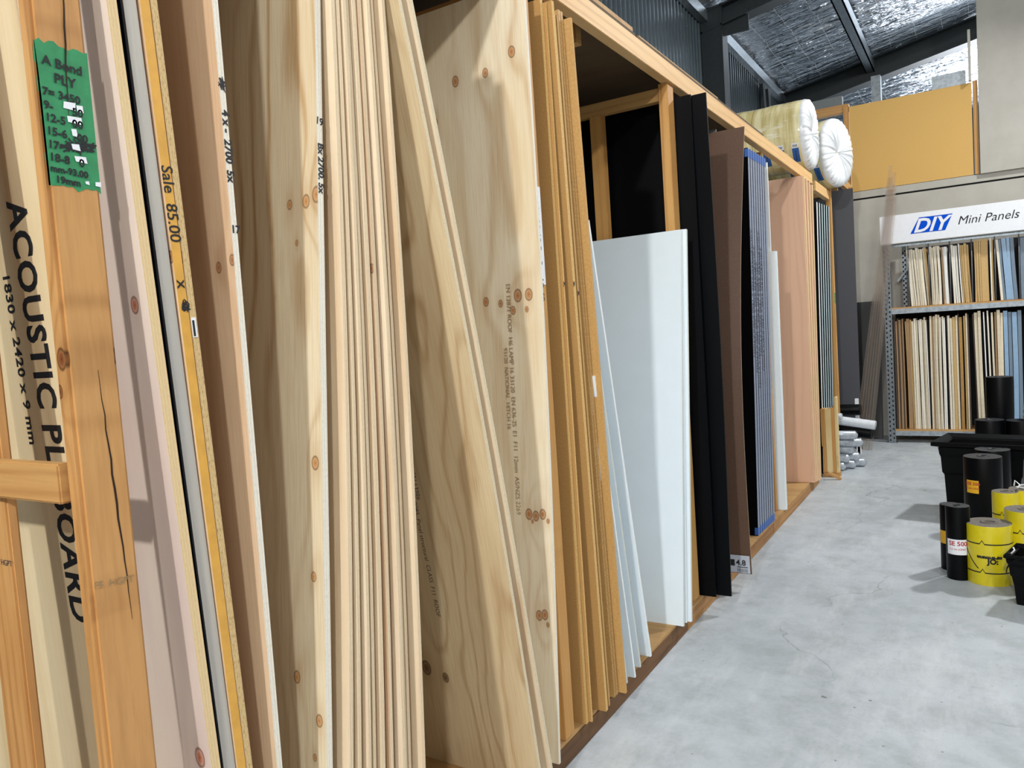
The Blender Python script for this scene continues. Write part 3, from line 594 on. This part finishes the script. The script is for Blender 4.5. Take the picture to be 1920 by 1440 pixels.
def insulation_roll(x, y, z, r, L, rz, label, seed):
    e = empty('insulation_roll', (x, y, z), label, 'insulation roll', 'insulation rolls on top of the rack', rz)
    rq = random.Random(seed)
    bm = bmesh.new(); prof = [(r * .93, -L)] + [(r * (1 + rq.uniform(-.012, .012)), -L + L * i / 14) for i in range(1, 14)] + [(r, -.03), (r * .97, 0)]
    lathe(bm, prof, 56, 'x'); link('batt_pack', bm, M['roll'], e, True)
    bm = bmesh.new(); n = 240; rings = []
    for k, (f, h) in enumerate([(.985, -.05), (1.0, -.02), (.96, .012), (.8, .03), (.55, .034), (.3, .022), (.1, .004), (.03, -.004)]):
        ring = []
        for i in range(n):
            a = 2 * math.pi * i / n; w_ = (math.sin(a * 29 + seed) + .7 * math.sin(a * 47 + 2 * seed)) * .0065 * (1 - abs(f - .45)) if k > 1 else 0
            ring.append(bm.verts.new((h + w_, r * f * math.cos(a) * 1.005, r * f * math.sin(a) * 1.005)))
        rings.append(ring)
    for p, q in zip(rings, rings[1:]):
        for i in range(n): bm.faces.new([p[i], p[(i + 1) % n], q[(i + 1) % n], q[i]])
    bm.faces.new(rings[-1]); link('gathered_film_end', bm, M['film'], e, True)
    for k, lx in enumerate((-.075, -.19, -.305)):
        bm = bmesh.new(); bm2 = bmesh.new(); bm3 = bmesh.new()
        def arc(bmx, x0, x1, a0, a1, rr_):
            P = []
            for j in range(7):
                a = a0 + (a1 - a0) * j / 6
                P.append([bmx.verts.new((xx, -rr_ * math.cos(a), rr_ * math.sin(a))) for xx in (x0, x1)])
            for p, q in zip(P, P[1:]): bmx.faces.new([p[0], p[1], q[1], q[0]])
        arc(bm, lx - .026, lx + .026, -.95, -.50, r * 1.014); arc(bm2, lx - .026, lx + .026, -.50, -.36, r * 1.015)
        for j in range(5): arc(bm3, lx - .018 + j * .0075, lx - .014 + j * .0075, -.47, -.40, r * 1.018)
        arc(bm3, lx - .003, lx + .003, -.88, -.58, r * 1.017)
        lb = link('label', bm, M['tape'], e); lb['label'] = 'blue product label'; link('barcode_panel', bm2, M['label_w'], lb); link('barcode', bm3, M['print_dark'], lb)
    return e
insulation_roll(-1.165, 6.86, 2.925, .288, 1.25, 0, 'nearer cream insulation roll in clear film lying across the rack top', 1)
insulation_roll(-1.09, 7.80, 2.92, .315, 1.15, -.28, 'farther cream insulation roll with pleated white film end', 2)

# ---------------------------------------------------------------- clear sheets leaning in the corner
m, nt, b = mat('tinted clear acrylic'); b.inputs['Base Color'].default_value = (*srgb('#cdbfb2'), 1); b.inputs['Transmission Weight'].default_value = .75
b.inputs['Roughness'].default_value = .12; b.inputs['Alpha'].default_value = .36; b.inputs['IOR'].default_value = 1.3; M['acrylic'] = m
for i in range(6):
    bm = bmesh.new(); L = 2.95 - .10 * (i % 3) - .03 * i; add_box(bm, 0, .036, 0, .004, 0, L)
    o = link('acrylic_strip', bm, M['acrylic']); o.location = (-1.15 + .030 * i, 8.52 - .012 * i, .0)
    d = Vector((-.745 + .014 * i - (-1.15 + .030 * i), .34, 2.95)).normalized()
    o.rotation_euler = Euler((math.atan2(-d.y, d.z), math.atan2(d.x, math.hypot(d.y, d.z)), 0))
    tag(o, '%s of six clear tinted acrylic strips leaning in the far corner' % ordn[i], 'acrylic strip', 'leaning acrylic strips')

M['shadow_green'] = plain('dark green shadow tone', '#101a18', .45, .2, 10)
o = box('shadow_sheet', 0, .42, 0, .012, 0, 1.55, M['shadow_green']); o.location = (-1.36, 9.20, 0); o.rotation_euler = (-.16, 0, 0)  # dark sheet added to stand for the rack's shadow on the back wall
tag(o, 'dark green-black sheet added for the rack shadow behind the acrylic strips', 'sheet')
# ---------------------------------------------------------------- shelf with mini panels
sh = empty('storage_shelving', (-.3, 9.0, 0), 'galvanised steel shelving holding small panels under the white DIY sign', 'shelving')
def sp_(o): return part(o, sh)
def punched(name, x0, x1, y, z0, z1):
    o = sp_(box(name, x0, x1, y, y + .05, z0, z1, M['galv']))
    bm = bmesh.new(); z = z0 + .03
    while z < z1 - .03:
        for cx in (x0 + (x1 - x0) * .25, x0 + (x1 - x0) * .75):
            zz = z + (.02 if cx > (x0 + x1) / 2 else 0)
            bm.faces.new([bm.verts.new((cx + .008 * math.cos(a) - x0, -.0006, zz + (.011 if math.sin(a) > 0 else .014) * math.sin(a) - z0)) for a in [k * math.pi / 4 for k in range(8)]])
        z += .05
    h = link('slot_holes', bm, M['crack'], o); return o
punched('upright', -.855, -.785, 8.97, 0, 2.10)
punched('upright', -.70, -.66, 9.36, 0, 2.10)
punched('upright', 1.25, 1.32, 8.97, 0, 2.10)
M['shade'] = plain('dark shade sheet', '#16171a', .8, .1)  # dark sheets added for the deep shadow behind the small panels
sp_(box('shade_sheet', -.64, 1.25, 9.345, 9.355, 1.445, 2.07, M['shade'])); sp_(box('shade_sheet', -.78, 1.25, 9.345, 9.355, .145, 1.37, M['shade']))
sp_(box('foot_plate', -.87, -.77, 8.95, 9.05, 0, .006, M['galv']))
for z0, z1 in ((1.372, 1.425), (.075, .125)):
    sp_(box('shelf_beam', -.785, 1.25, 8.985, 9.02, z0, z1, M['galv_pale'])); sp_(box('shelf_beam', -.785, 1.25, 9.36, 9.39, z0, z1, M['galv_pale']))
    sp_(box('shelf_board', -.785, 1.25, 8.99, 9.38, z1, z1 + .016, M['pine_x']))
sp_(box('top_beam', -.785, 1.25, 9.0, 9.03, 2.075, 2.105, M['galv']))
M['rod'] = plain('steel divider wire', '#77787c', .4, .15, metal=.4)
for xd in (-.615, -.428, -.24, -.049, .148, .348):
    bm = bmesh.new(); lathe(bm, [(.006, 0), (.006, .64)], 8); o = link('divider_rod', bm, M['rod'], None, True); o.location = (xd, 9.005, 1.44); sp_(o)
for xd in (-.45, -.19, .0, .24, .45):
    bm = bmesh.new(); lathe(bm, [(.005, 0), (.005, 1.23)], 8); o = link('divider_rod', bm, M['rod'], None, True); o.location = (xd, 9.33, .142); sp_(o)
# triangular brace seen behind the left upright
o = box('brace', 0, .5, 0, .03, 0, .02, M['galv_pale']); o.location = (-.74, 9.33, 1.72); o.rotation_euler = (0, -.9, 0); sp_(o)

sg = empty('shop_sign', (-.2, 8.94, 2.1), 'long white sign reading DIY Mini Panels above the small panels', 'sign')
part(box('sign_board', -.865, 1.3, 8.93, 8.955, 2.108, 2.398, M['label_w']), sg)
bm = bmesh.new()
bm.faces.new([bm.verts.new((x, 0, z)) for x, z in ((-.583, 2.188), (-.27, 2.188), (-.202, 2.345), (-.50, 2.345))])
o = link('logo_panel', bm, M['blue_ink']); o.location = (0, 8.9285, 0); part(o, sg)
o = text(sg, 'DIY', .19, (-.357, -.0125, .100), TOX, (0, 0, 1), m=M['label_w'], bold=.005, shear=.35, sx=.98, name='logo_lettering')
o = text(sg, 'Mini Panels', .118, (.035, -.0105, .128), TOX, (0, 0, 1), bold=0, shear=.28, name='lettering', sx=.97)

pan = {'cream': plain('cream panel edge', '#e6d9bd', .7, .12, 50), 'pale': plain('pale panel edge', '#efe8d6', .7, .08, 50), 'gold': plain('golden panel edge', '#d0ad72', .65, .12, 60),
       'tan': plain('tan panel edge', '#a98762', .7, .12, 50), 'dark': plain('dark brown panel edge', '#4a3b30', .7, .1), 'white': plain('white panel edge', '#f1f1ee', .5, .04),
       'blue': plain('pale blue panel', '#8fb0cf', .4, .1, 20), 'grey': plain('grey ribbed panel', '#75889a', .5, .15, 90), 'amber': plain('amber panel edge', '#b68a48', .6, .12, 40)}
num = ['first', 'second', 'third', 'fourth', 'fifth', 'sixth', 'seventh', 'eighth', 'ninth', 'tenth', 'eleventh', 'twelfth', 'thirteenth', 'fourteenth', 'fifteenth', 'sixteenth', 'seventeenth', 'eighteenth', 'nineteenth', 'twentieth']
rs = random.Random(11)
names = {'cream': 'cream', 'pale': 'pale', 'gold': 'golden', 'tan': 'tan', 'dark': 'dark brown', 'white': 'white', 'blue': 'pale blue', 'grey': 'grey', 'amber': 'amber'}
def bin_(row, bname, x0, x1, z0, z1, seq, lean, ygap=0):
    tot = sum(w_ for _, w_ in seq); k = (x1 - x0) / tot; x = x0
    for i, (c, w_) in enumerate(seq):
        t = w_ * k
        if c == 'gap': x += t; continue
        H = (z1 - z0) * rs.uniform(.965, 1.0); dx = lean * rs.uniform(.85, 1.1)
        bm = bmesh.new(); tt = t * .86
        n = 6; rows_ = []; bw = rs.uniform(-.004, .004)
        for j in range(n + 1):
            s = j / n; xx = dx * (1 - s) + bw * math.sin(math.pi * s)
            rows_.append([bm.verts.new((xx + a, b2, H * s)) for a, b2 in ((0, 0), (tt, 0), (tt, .3), (0, .3))])
        for r0, r1 in zip(rows_, rows_[1:]):
            for q in range(4): bm.faces.new([r0[q], r0[(q + 1) % 4], r1[(q + 1) % 4], r1[q]])
        bm.faces.new(rows_[0]); bm.faces.new(rows_[-1])
        o = link('small_panel', bm, pan[c]); o.location = (x, 9.01 + rs.uniform(0, .02) + ygap, z0)
        pos = num[i] if i < 20 else 'last'
        tag(o, '%s small panel, %s from the left in the %s of the %s shelf' % (names[c], pos, bname, row), 'panel', 'small panels on the steel shelving')
        x += t
ZU, ZL = 1.443, .143
bin_('upper', 'first bin', -.635, -.45, ZU, 2.045, [('pale', 1), ('cream', .8), ('pale', .8), ('cream', 1), ('pale', 1.2), ('cream', .8), ('pale', .9), ('cream', .7), ('gold', .9)], .035)
bin_('upper', 'second bin', -.425, -.262, ZU, 2.045, [('pale', 1.2), ('cream', .8), ('pale', .8), ('cream', .8), ('pale', 1.4), ('gap', .5), ('tan', .7), ('pale', .8), ('white', 1.6)], .015)
bin_('upper', 'third bin', -.232, -.075, ZU, 2.045, [('pale', 1), ('white', .9), ('pale', .8), ('gap', .3), ('white', .6), ('gold', .9), ('gold', .8), ('gold', 1.2), ('gold', .8)], .022)
bin_('upper', 'fourth bin', -.03, .135, ZU, 2.07, [('gold', .8), ('gold', .7), ('gold', .6), ('gold', 2.4), ('gap', .2), ('pale', .5), ('gold', .5)], .004)
bin_('upper', 'fifth bin', .155, .31, ZU, 2.06, [('pale', .7), ('grey', .6), ('blue', 1.2), ('blue', .8), ('grey', 1.0)], .033)
bin_('upper', 'sixth bin', .36, .58, ZU, 2.05, [('grey', 1), ('blue', .8), ('grey', 1), ('grey', 1)], .0)
bin_('lower', 'first section', -.775, -.685, ZL, 1.335, [('dark', .8), ('tan', .8), ('dark', .7), ('tan', 1.2), ('dark', .5), ('tan', .6)], .004)
bin_('lower', 'second section', -.67, -.47, ZL, 1.325, [('gold', .6), ('tan', 1.6), ('gold', .8), ('cream', 1.0), ('pale', 1.2), ('cream', .6), ('gap', .25), ('pale', .6), ('pale', 1.2), ('cream', .7), ('cream', .7), ('white', .5)], .012)
bin_('lower', 'third section', -.44, -.30, ZL, 1.34, [('cream', .8), ('tan', .5), ('cream', .8), ('cream', .9), ('cream', .6), ('pale', .6), ('gap', .2), ('pale', .7), ('white', .5)], .0)
bin_('lower', 'fourth section', -.29, -.09, ZL, 1.335, [('dark', .4), ('pale', .7), ('cream', .8), ('gold', 1), ('cream', .7), ('dark', .3), ('amber', 1.1), ('gap', .3), ('gold', .7), ('cream', .5), ('dark', .5)], .004)
bin_('lower', 'fifth section', -.06, .12, ZL, 1.355, [('dark', .4), ('cream', .8), ('cream', .8), ('gap', .4), ('white', .3), ('gap', .5), ('pale', .4), ('gap', .5), ('cream', .5)], .02)
bin_('lower', 'sixth section', .13, .36, ZL, 1.35, [('tan', .5), ('cream', .8), ('cream', .6), ('blue', 1.0), ('grey', .8), ('blue', 1.2), ('grey', .9)], .0)
bin_('lower', 'seventh section', .40, .7, ZL, 1.33, [('dark', .5), ('grey', 1), ('tan', .7), ('grey', 1)], .0)

# ---------------------------------------------------------------- rolls, tub and crate on the floor at the right
M['poly'] = plain('black plastic film', '#030406', .4, .1, 30, spec=.14); M['poly_top'] = plain('dusty black roll end', '#23272c', .5, .3, 60)
M['yel'] = plain('yellow printed film', '#d9c81a', .3, .08, 20, coat=.3); M['core'] = plain('grey roll end', '#6d675e', .7, .3, 70)
M['lab_y'] = plain('orange-yellow label', '#e9b01c', .5, .05)
def film_roll(name, label, x, y, z, r, h, body, end, hole=.32, group=None, tilt=(0, 0, 0)):
    e = empty(name, (x, y, z), label, 'roll', group); e.rotation_euler = tilt
    bm = bmesh.new(); lathe(bm, [(r * .985, 0), (r, .006), (r, h - .006), (r * .985, h - .001)], 48, cap=False); link('wound_film', bm, body, e)
    bm = bmesh.new(); prof = [(r * .985, h - .001)] + [(r * (.985 - (.985 - hole) * k / 7), h - .002 + (.0025 if k % 2 else 0)) for k in range(1, 8)] + [(r * hole, h - .05)]
    lathe(bm, prof, 48, cap=False); link('roll_end', bm, end, e)
    bm = bmesh.new(); lathe(bm, [(r * hole, h - .03), (r * hole, h + .003), (r * hole * .75, h + .003), (r * hole * .75, .003)], 32, cap=False); link('core_tube', bm, M['core'] if body is M['yel'] else M['poly_top'], e)
    return e
def wrap(e, r, a0, a1, z0, z1, m, name='label', lift=1.006, n=10):
    bm = bmesh.new(); P = []
    for j in range(n + 1):
        a = a0 + (a1 - a0) * j / n; P.append([bm.verts.new((r * lift * math.cos(a), r * lift * math.sin(a), z)) for z in (z0, z1)])
    for p, q in zip(P, P[1:]): bm.faces.new([p[0], p[1], q[1], q[0]])
    return link(name, bm, m, e)
def wrap_text(e, s, r, size, a_mid, z, m, bold=0, flip=False, name='lettering'):
    o = text(e, s, size, (0, 0, 0), TOX, (0, 0, 1), m=m, bold=bold, name=name)
    me = o.data; xs = [v.co.x for v in me.vertices]; c = (min(xs) + max(xs)) / 2
    for v in me.vertices:
        a = a_mid + (v.co.x - c) / r * (1); zz = z + v.co.y
        if flip: a = a_mid - (v.co.x - c) / r; zz = z - v.co.y
        v.co = (r * 1.012 * math.cos(a), r * 1.012 * math.sin(a), zz)
    o.matrix_local = Matrix.Identity(4); return o
F = -math.pi / 2   # faces the aisle end / the camera
R1 = film_roll('plastic_film_roll', 'small black film roll with a white SE 500 label, standing in front', -.120, 4.50, 0, .056, .385, M['poly'], M['poly_top'])
wrap(R1, .056, F - 1.0, F + .75, .135, .215, M['label_w']); wrap_text(R1, 'SE 500', .056, .032, F + .0, .183, M['red_ink'], .0008); wrap_text(R1, '3 x 1m LONG', .056, .013, F - .05, .160, M['red_ink'], .0003)
R1b = film_roll('plastic_film_roll', 'small black film roll with an orange label, half hidden behind the white-labelled one', -.158, 4.65, 0, .050, .355, M['poly'], M['poly_top'])
wrap(R1b, .050, F - 1.3, F + .3, .145, .215, M['lab_y'])
yl = 'yellow membrane rolls'
def yellow(label, x, y, r, h, z=0, seed=0, sgn=1):
    e = film_roll('membrane_roll', label, x, y, z, r, h, M['yel'], M['core'], .36, yl)
    for zz in (.22 * h, .70 * h):
        bm = bmesh.new(); pr = []
        for j in range(60):
            a = F - 1.6 + 3.2 * j / 59; bump = .018 * max(0, 1 - abs(j - 24) / 2.0)
            pr.append([bm.verts.new((r * 1.006 * math.cos(a), r * 1.006 * math.sin(a), zz + dz + bump)) for dz in (-.003, .003)])
        for p, q in zip(pr, pr[1:]): bm.faces.new([p[0], p[1], q[1], q[0]])
        link('printed_line', bm, INK, e)
    bm = bmesh.new()
    for off in (0, .012):
        pr = []
        for j in range(16):
            s = j / 15; a = F - 1.25 + .75 * s + off * 3; pr.append([bm.verts.new((r * 1.006 * math.cos(a + d), r * 1.006 * math.sin(a + d), h * (.62 - .34 * s ** .8))) for d in (-.018, .018)])
        for p, q in zip(pr, pr[1:]): bm.faces.new([p[0], p[1], q[1], q[0]])
    link('printed_line', bm, INK, e)
    wrap_text(e, 'supercourse', r, .022, F + .0, h * .50, INK, .0018, flip=True); wrap_text(e, 'JO:', r, .036, F + .12, h * .38, INK, .0018)
    return e
yellow('yellow printed membrane roll standing between the black rolls and the crate', .016, 4.50, .104, .305)
yellow('yellow membrane roll with only its top showing behind the front yellow roll', .098, 4.83, .063, .40)
yellow('yellow membrane roll at the right edge, above the black crate', .178, 4.60, .092, .36)
film_roll('membrane_roll', 'yellow membrane roll at the right edge behind the crate, topped with a white knot', .185, 4.92, 0, .07, .40, M['yel'], M['core'], .36, yl)
big = 'wide black film rolls by the tub'
B_ = film_roll('plastic_film_roll', 'wide black film roll with a yellow SE 500 label in front of the black tub', -.003, 5.50, 0, .105, .475, M['poly'], M['poly_top'], .3, None)
wrap(B_, .105, F - .95, F - .22, .255, .335, M['lab_y']); wrap_text(B_, 'RSE 500', .105, .027, F - .58, .305, M['red_ink'], .0006); wrap_text(B_, '2 x 4m LONG', .105, .014, F - .58, .28, M['red_ink'], .0003)
film_roll('plastic_film_roll', 'wide black film roll just behind the yellow-labelled one', .052, 5.715, 0, .10, .485, M['poly'], M['poly_top'], .3)
film_roll('plastic_film_roll', 'tall black film roll standing before the small panels', .139, 8.05, .0, .106, .76, M['poly'], M['poly_top'], .3)
film_roll('plastic_film_roll', 'low black film roll behind the tub, left one', .056, 7.72, .0, .110, .415, M['poly'], M['poly_top'], .3)
film_roll('plastic_film_roll', 'low black film roll behind the tub, right one', .285, 7.72, .0, .112, .41, M['poly'], M['poly_top'], .3)
# stack of foil packs at the right edge
M['pack'] = plain('silver plastic wrap', '#b8bfc8', .2, .5, 40, metal=.6, c2='#2c3038', bump=.6)
for k in range(3):
    tag(box('foil_pack', .30, .62, 7.55, 7.80, .413 + .045 * k, .455 + .045 * k, M['pack'], bevel=.012), '%s silver plastic-wrapped pack on the low black roll' % ['bottom', 'middle', 'top'][k], 'pack')
# tub
def tub(name, label, loc, rz, W0, D0, W1, D1, H, m, t=.012, lip=.035):
    e = empty(name, loc, label, 'tub', None, rz)
    bm = bmesh.new()
    def ring(w_, d_, z): return [bm.verts.new((sx * w_ / 2, sy * d_ / 2, z)) for sx, sy in ((-1, -1), (1, -1), (1, 1), (-1, 1))]
    rs_ = [ring(W0, D0, 0), ring(W0 + .3 * (W1 - W0), D0 + .3 * (D1 - D0), H * .55), ring(W0 + .55 * (W1 - W0), D0 + .55 * (D1 - D0), H * .57), ring(W0 + .7 * (W1 - W0), D0 + .7 * (D1 - D0), H * .80),
           ring(W0 + .85 * (W1 - W0), D0 + .85 * (D1 - D0), H * .82), ring(W1, D1, H * .93), ring(W1 - 2 * t, D1 - 2 * t, H * .93), ring(W0 - 2 * t, D0 - 2 * t, t)]
    for p, q in zip(rs_, rs_[1:]):
        for i in range(4): bm.faces.new([p[i], p[(i + 1) % 4], q[(i + 1) % 4], q[i]])
    bm.faces.new(rs_[0]); bm.faces.new(rs_[-1]); bmesh.ops.bevel(bm, geom=bm.edges[:], offset=.004, segments=2, affect='EDGES'); link('tub_body', bm, m, e)
    bm = bmesh.new()
    r_ = [ring_ for ring_ in (ring(W1, D1, H * .93), ring(W1 + 2 * lip, D1 + 2 * lip, H * .95), ring(W1 + 2 * lip, D1 + 2 * lip, H), ring(W1 + 2 * lip - .01, D1 + 2 * lip - .01, H + .004), ring(W1 - .01, D1 - .01, H - .02), ring(W1 - .03, D1 - .03, H * .93))]
    for p, q in zip(r_, r_[1:]):
        for i in range(4): bm.faces.new([p[i], p[(i + 1) % 4], q[(i + 1) % 4], q[i]])
    for i in range(4): bm.faces.new([r_[0][i], r_[0][(i + 1) % 4], r_[-1][(i + 1) % 4], r_[-1][i]])
    link('rim', bm, m, e); return e
M['tubp'] = plain('black moulded plastic', '#040507', .42, .15, 40, spec=.14)
tub('plastic_tub', 'large black rimmed plastic tub behind the rolls', (.02, 6.02, 0), -.19, .42, .30, .50, .38, .50, M['tubp'])
# small tipped crate at the very right
cr = tub('plastic_crate', 'small black plastic crate at the right edge on the floor before the yellow rolls', (.235, 4.22, 0), -.25, .20, .16, .27, .22, .24, M['tubp'], .006, .006)
bm = bmesh.new(); n = 14; pr = []
for j in range(n + 1):
    a = math.pi * j / n; p = Vector((-.13 * math.cos(a), -.115, .16 + .09 * math.sin(a))); pr.append([bm.verts.new(p + Vector(q)) for q in ((0, -.006, -.006), (0, .006, -.006), (0, .006, .006), (0, -.006, .006))])
for p, q in zip(pr, pr[1:]):
    for i in range(4): bm.faces.new([p[i], p[(i + 1) % 4], q[(i + 1) % 4], q[i]])
link('handle', bm, M['tubp'], cr)
# white twine knot
def tube(name, pts, r, m, parent=None):
    cu = bpy.data.curves.new(name, 'CURVE'); cu.dimensions = '3D'; cu.bevel_depth = r; cu.bevel_resolution = 2
    s = cu.splines.new('POLY'); s.points.add(len(pts) - 1)
    for i, p in enumerate(pts): s.points[i].co = (*p, 1)
    t = bpy.data.objects.new(name, cu); col.objects.link(t); dg = bpy.context.evaluated_depsgraph_get(); me = bpy.data.meshes.new_from_object(t.evaluated_get(dg))
    bpy.data.objects.remove(t); me.materials.clear(); me.materials.append(m); o = bpy.data.objects.new(name, me); col.objects.link(o); o.parent = parent; return o
kt = random.Random(8)
tag(tube('twine_knot', [(.185 + kt.uniform(-.05, .03), 4.86 + kt.uniform(-.03, .03), .407 + kt.uniform(0, .05)) for _ in range(9)], .004, M['white_b']), 'knot of white twine on top of the far yellow roll', 'twine')
tag(tube('fabric_tie', [(.107 + kt.uniform(-.012, .012), 4.235 + kt.uniform(-.01, .01), .17 + .012 * i) for i in range(8)], .004, M['white_b']), 'white tie hanging at the crate corner', 'tie')

# ---------------------------------------------------------------- offcuts and film rolls at the far end of the rack
off = [(-1.16, 7.0, .045, .60), (-1.115, 7.01, .03, .61), (-1.085, 7.0, .018, .70), (-1.20, 7.0, .04, .60)]
for i, (x, y, w_, h) in enumerate(off):
    tag(box('timber_offcut', x, x + w_, y, y + .09, .04, h, M['pine_z'] if i % 2 else M['pine_lvl'], bevel=.002), ['broad pale timber offcut standing past the cream-edged stack', 'brown-grained timber offcut between two pale ones', 'tallest thin timber offcut at the right of the standing offcuts', 'leftmost standing timber offcut beside the cream-edged stack'][i], 'timber offcut', 'standing timber offcuts')
o = box('timber_block', -1.2, -1.06, 6.99, 7.10, 0, .04, M['pine_x']); tag(o, 'flat timber block under the standing offcuts', 'timber')
o = box('timber_wedge', 0, .12, 0, .03, 0, .02, M['pine_x']); o.location = (-1.14, 6.86, .055); o.rotation_euler = (0, .5, .2); tag(o, 'short pale stick sloping to the floor beside the rack end', 'timber')
M['silver'] = plain('silver film wrap', '#c0c6cd', .3, .35, 30, metal=.35, c2='#9aa4ae', bump=.5)
k = 0
place = ['lowest left', 'lowest middle', 'lowest right', 'second-row left', 'second-row right', 'third-row left', 'third-row right', 'fourth-row left', 'fourth-row right', 'topmost']
for row, (n_, z) in enumerate([(3, .04), (2, .11), (2, .18), (2, .25), (1, .325)]):
    for i in range(n_):
        bm = bmesh.new(); lathe(bm, [(.012, 0), (.036, .002), (.038, .02), (.037, .5), (.039, .98), (.012, 1.0)], 20, 'x')
        o = link('foil_roll', bm, M['silver'], None, True); o.location = (-2.05 + .035 * ((k * 7) % 5), 7.35 + .078 * i + .02 * (row % 2), z); o.rotation_euler = (0, 0, .04 * ((k % 3) - 1))
        tag(o, '%s silver-wrapped roll in the pile at the rack end' % place[k], 'roll', 'pile of silver-wrapped rolls'); k += 1
def lying(name, label, p0, p1, r, m, cat='roll'):
    p0, p1 = Vector(p0), Vector(p1); L = (p1 - p0).length
    bm = bmesh.new(); lathe(bm, [(r * .4, L * .0 + .01), (r * .95, 0), (r, .01), (r, L - .01), (r * .95, L), (r * .4, L - .01)], 28, 'z'); o = link(name, bm, m, None, True)
    o.location = p0; o.rotation_euler = (p1 - p0).to_track_quat('Z', 'Y').to_euler(); return tag(o, label, cat)
M['film_w'] = plain('white poly film', '#d9dee3', .25, .15, 20, coat=.3)
lying('plastic_film_roll', 'long white film roll sticking out over the aisle at the rack end', (-1.95, 7.72, .52), (-.83, 7.60, .375), .042, M['film_w'])
lying('plastic_film_roll', 'black film roll directly under the long white one', (-1.95, 7.86, .40), (-.87, 7.70, .285), .055, M['poly'])
lying('plastic_film_roll', 'upper black film roll resting above the long white one', (-1.98, 8.08, .46), (-1.0, 8.02, .47), .055, M['poly'])
lying('plastic_film_roll', 'white film roll beside the upper black roll, end hidden by the offcuts', (-2.0, 7.62, .44), (-1.10, 7.50, .47), .03, M['film_w'])
for i, (x, y, z) in enumerate([(-1.06, 8.2, .50), (-1.05, 8.2, .30)]):
    tag(box('white_peg', x - .016, x + .016, y, y + .03, 0, z + .06, M['white_b']), ['taller white upright peg beside the black film rolls', 'shorter white upright peg beside the black film rolls'][i], 'peg')
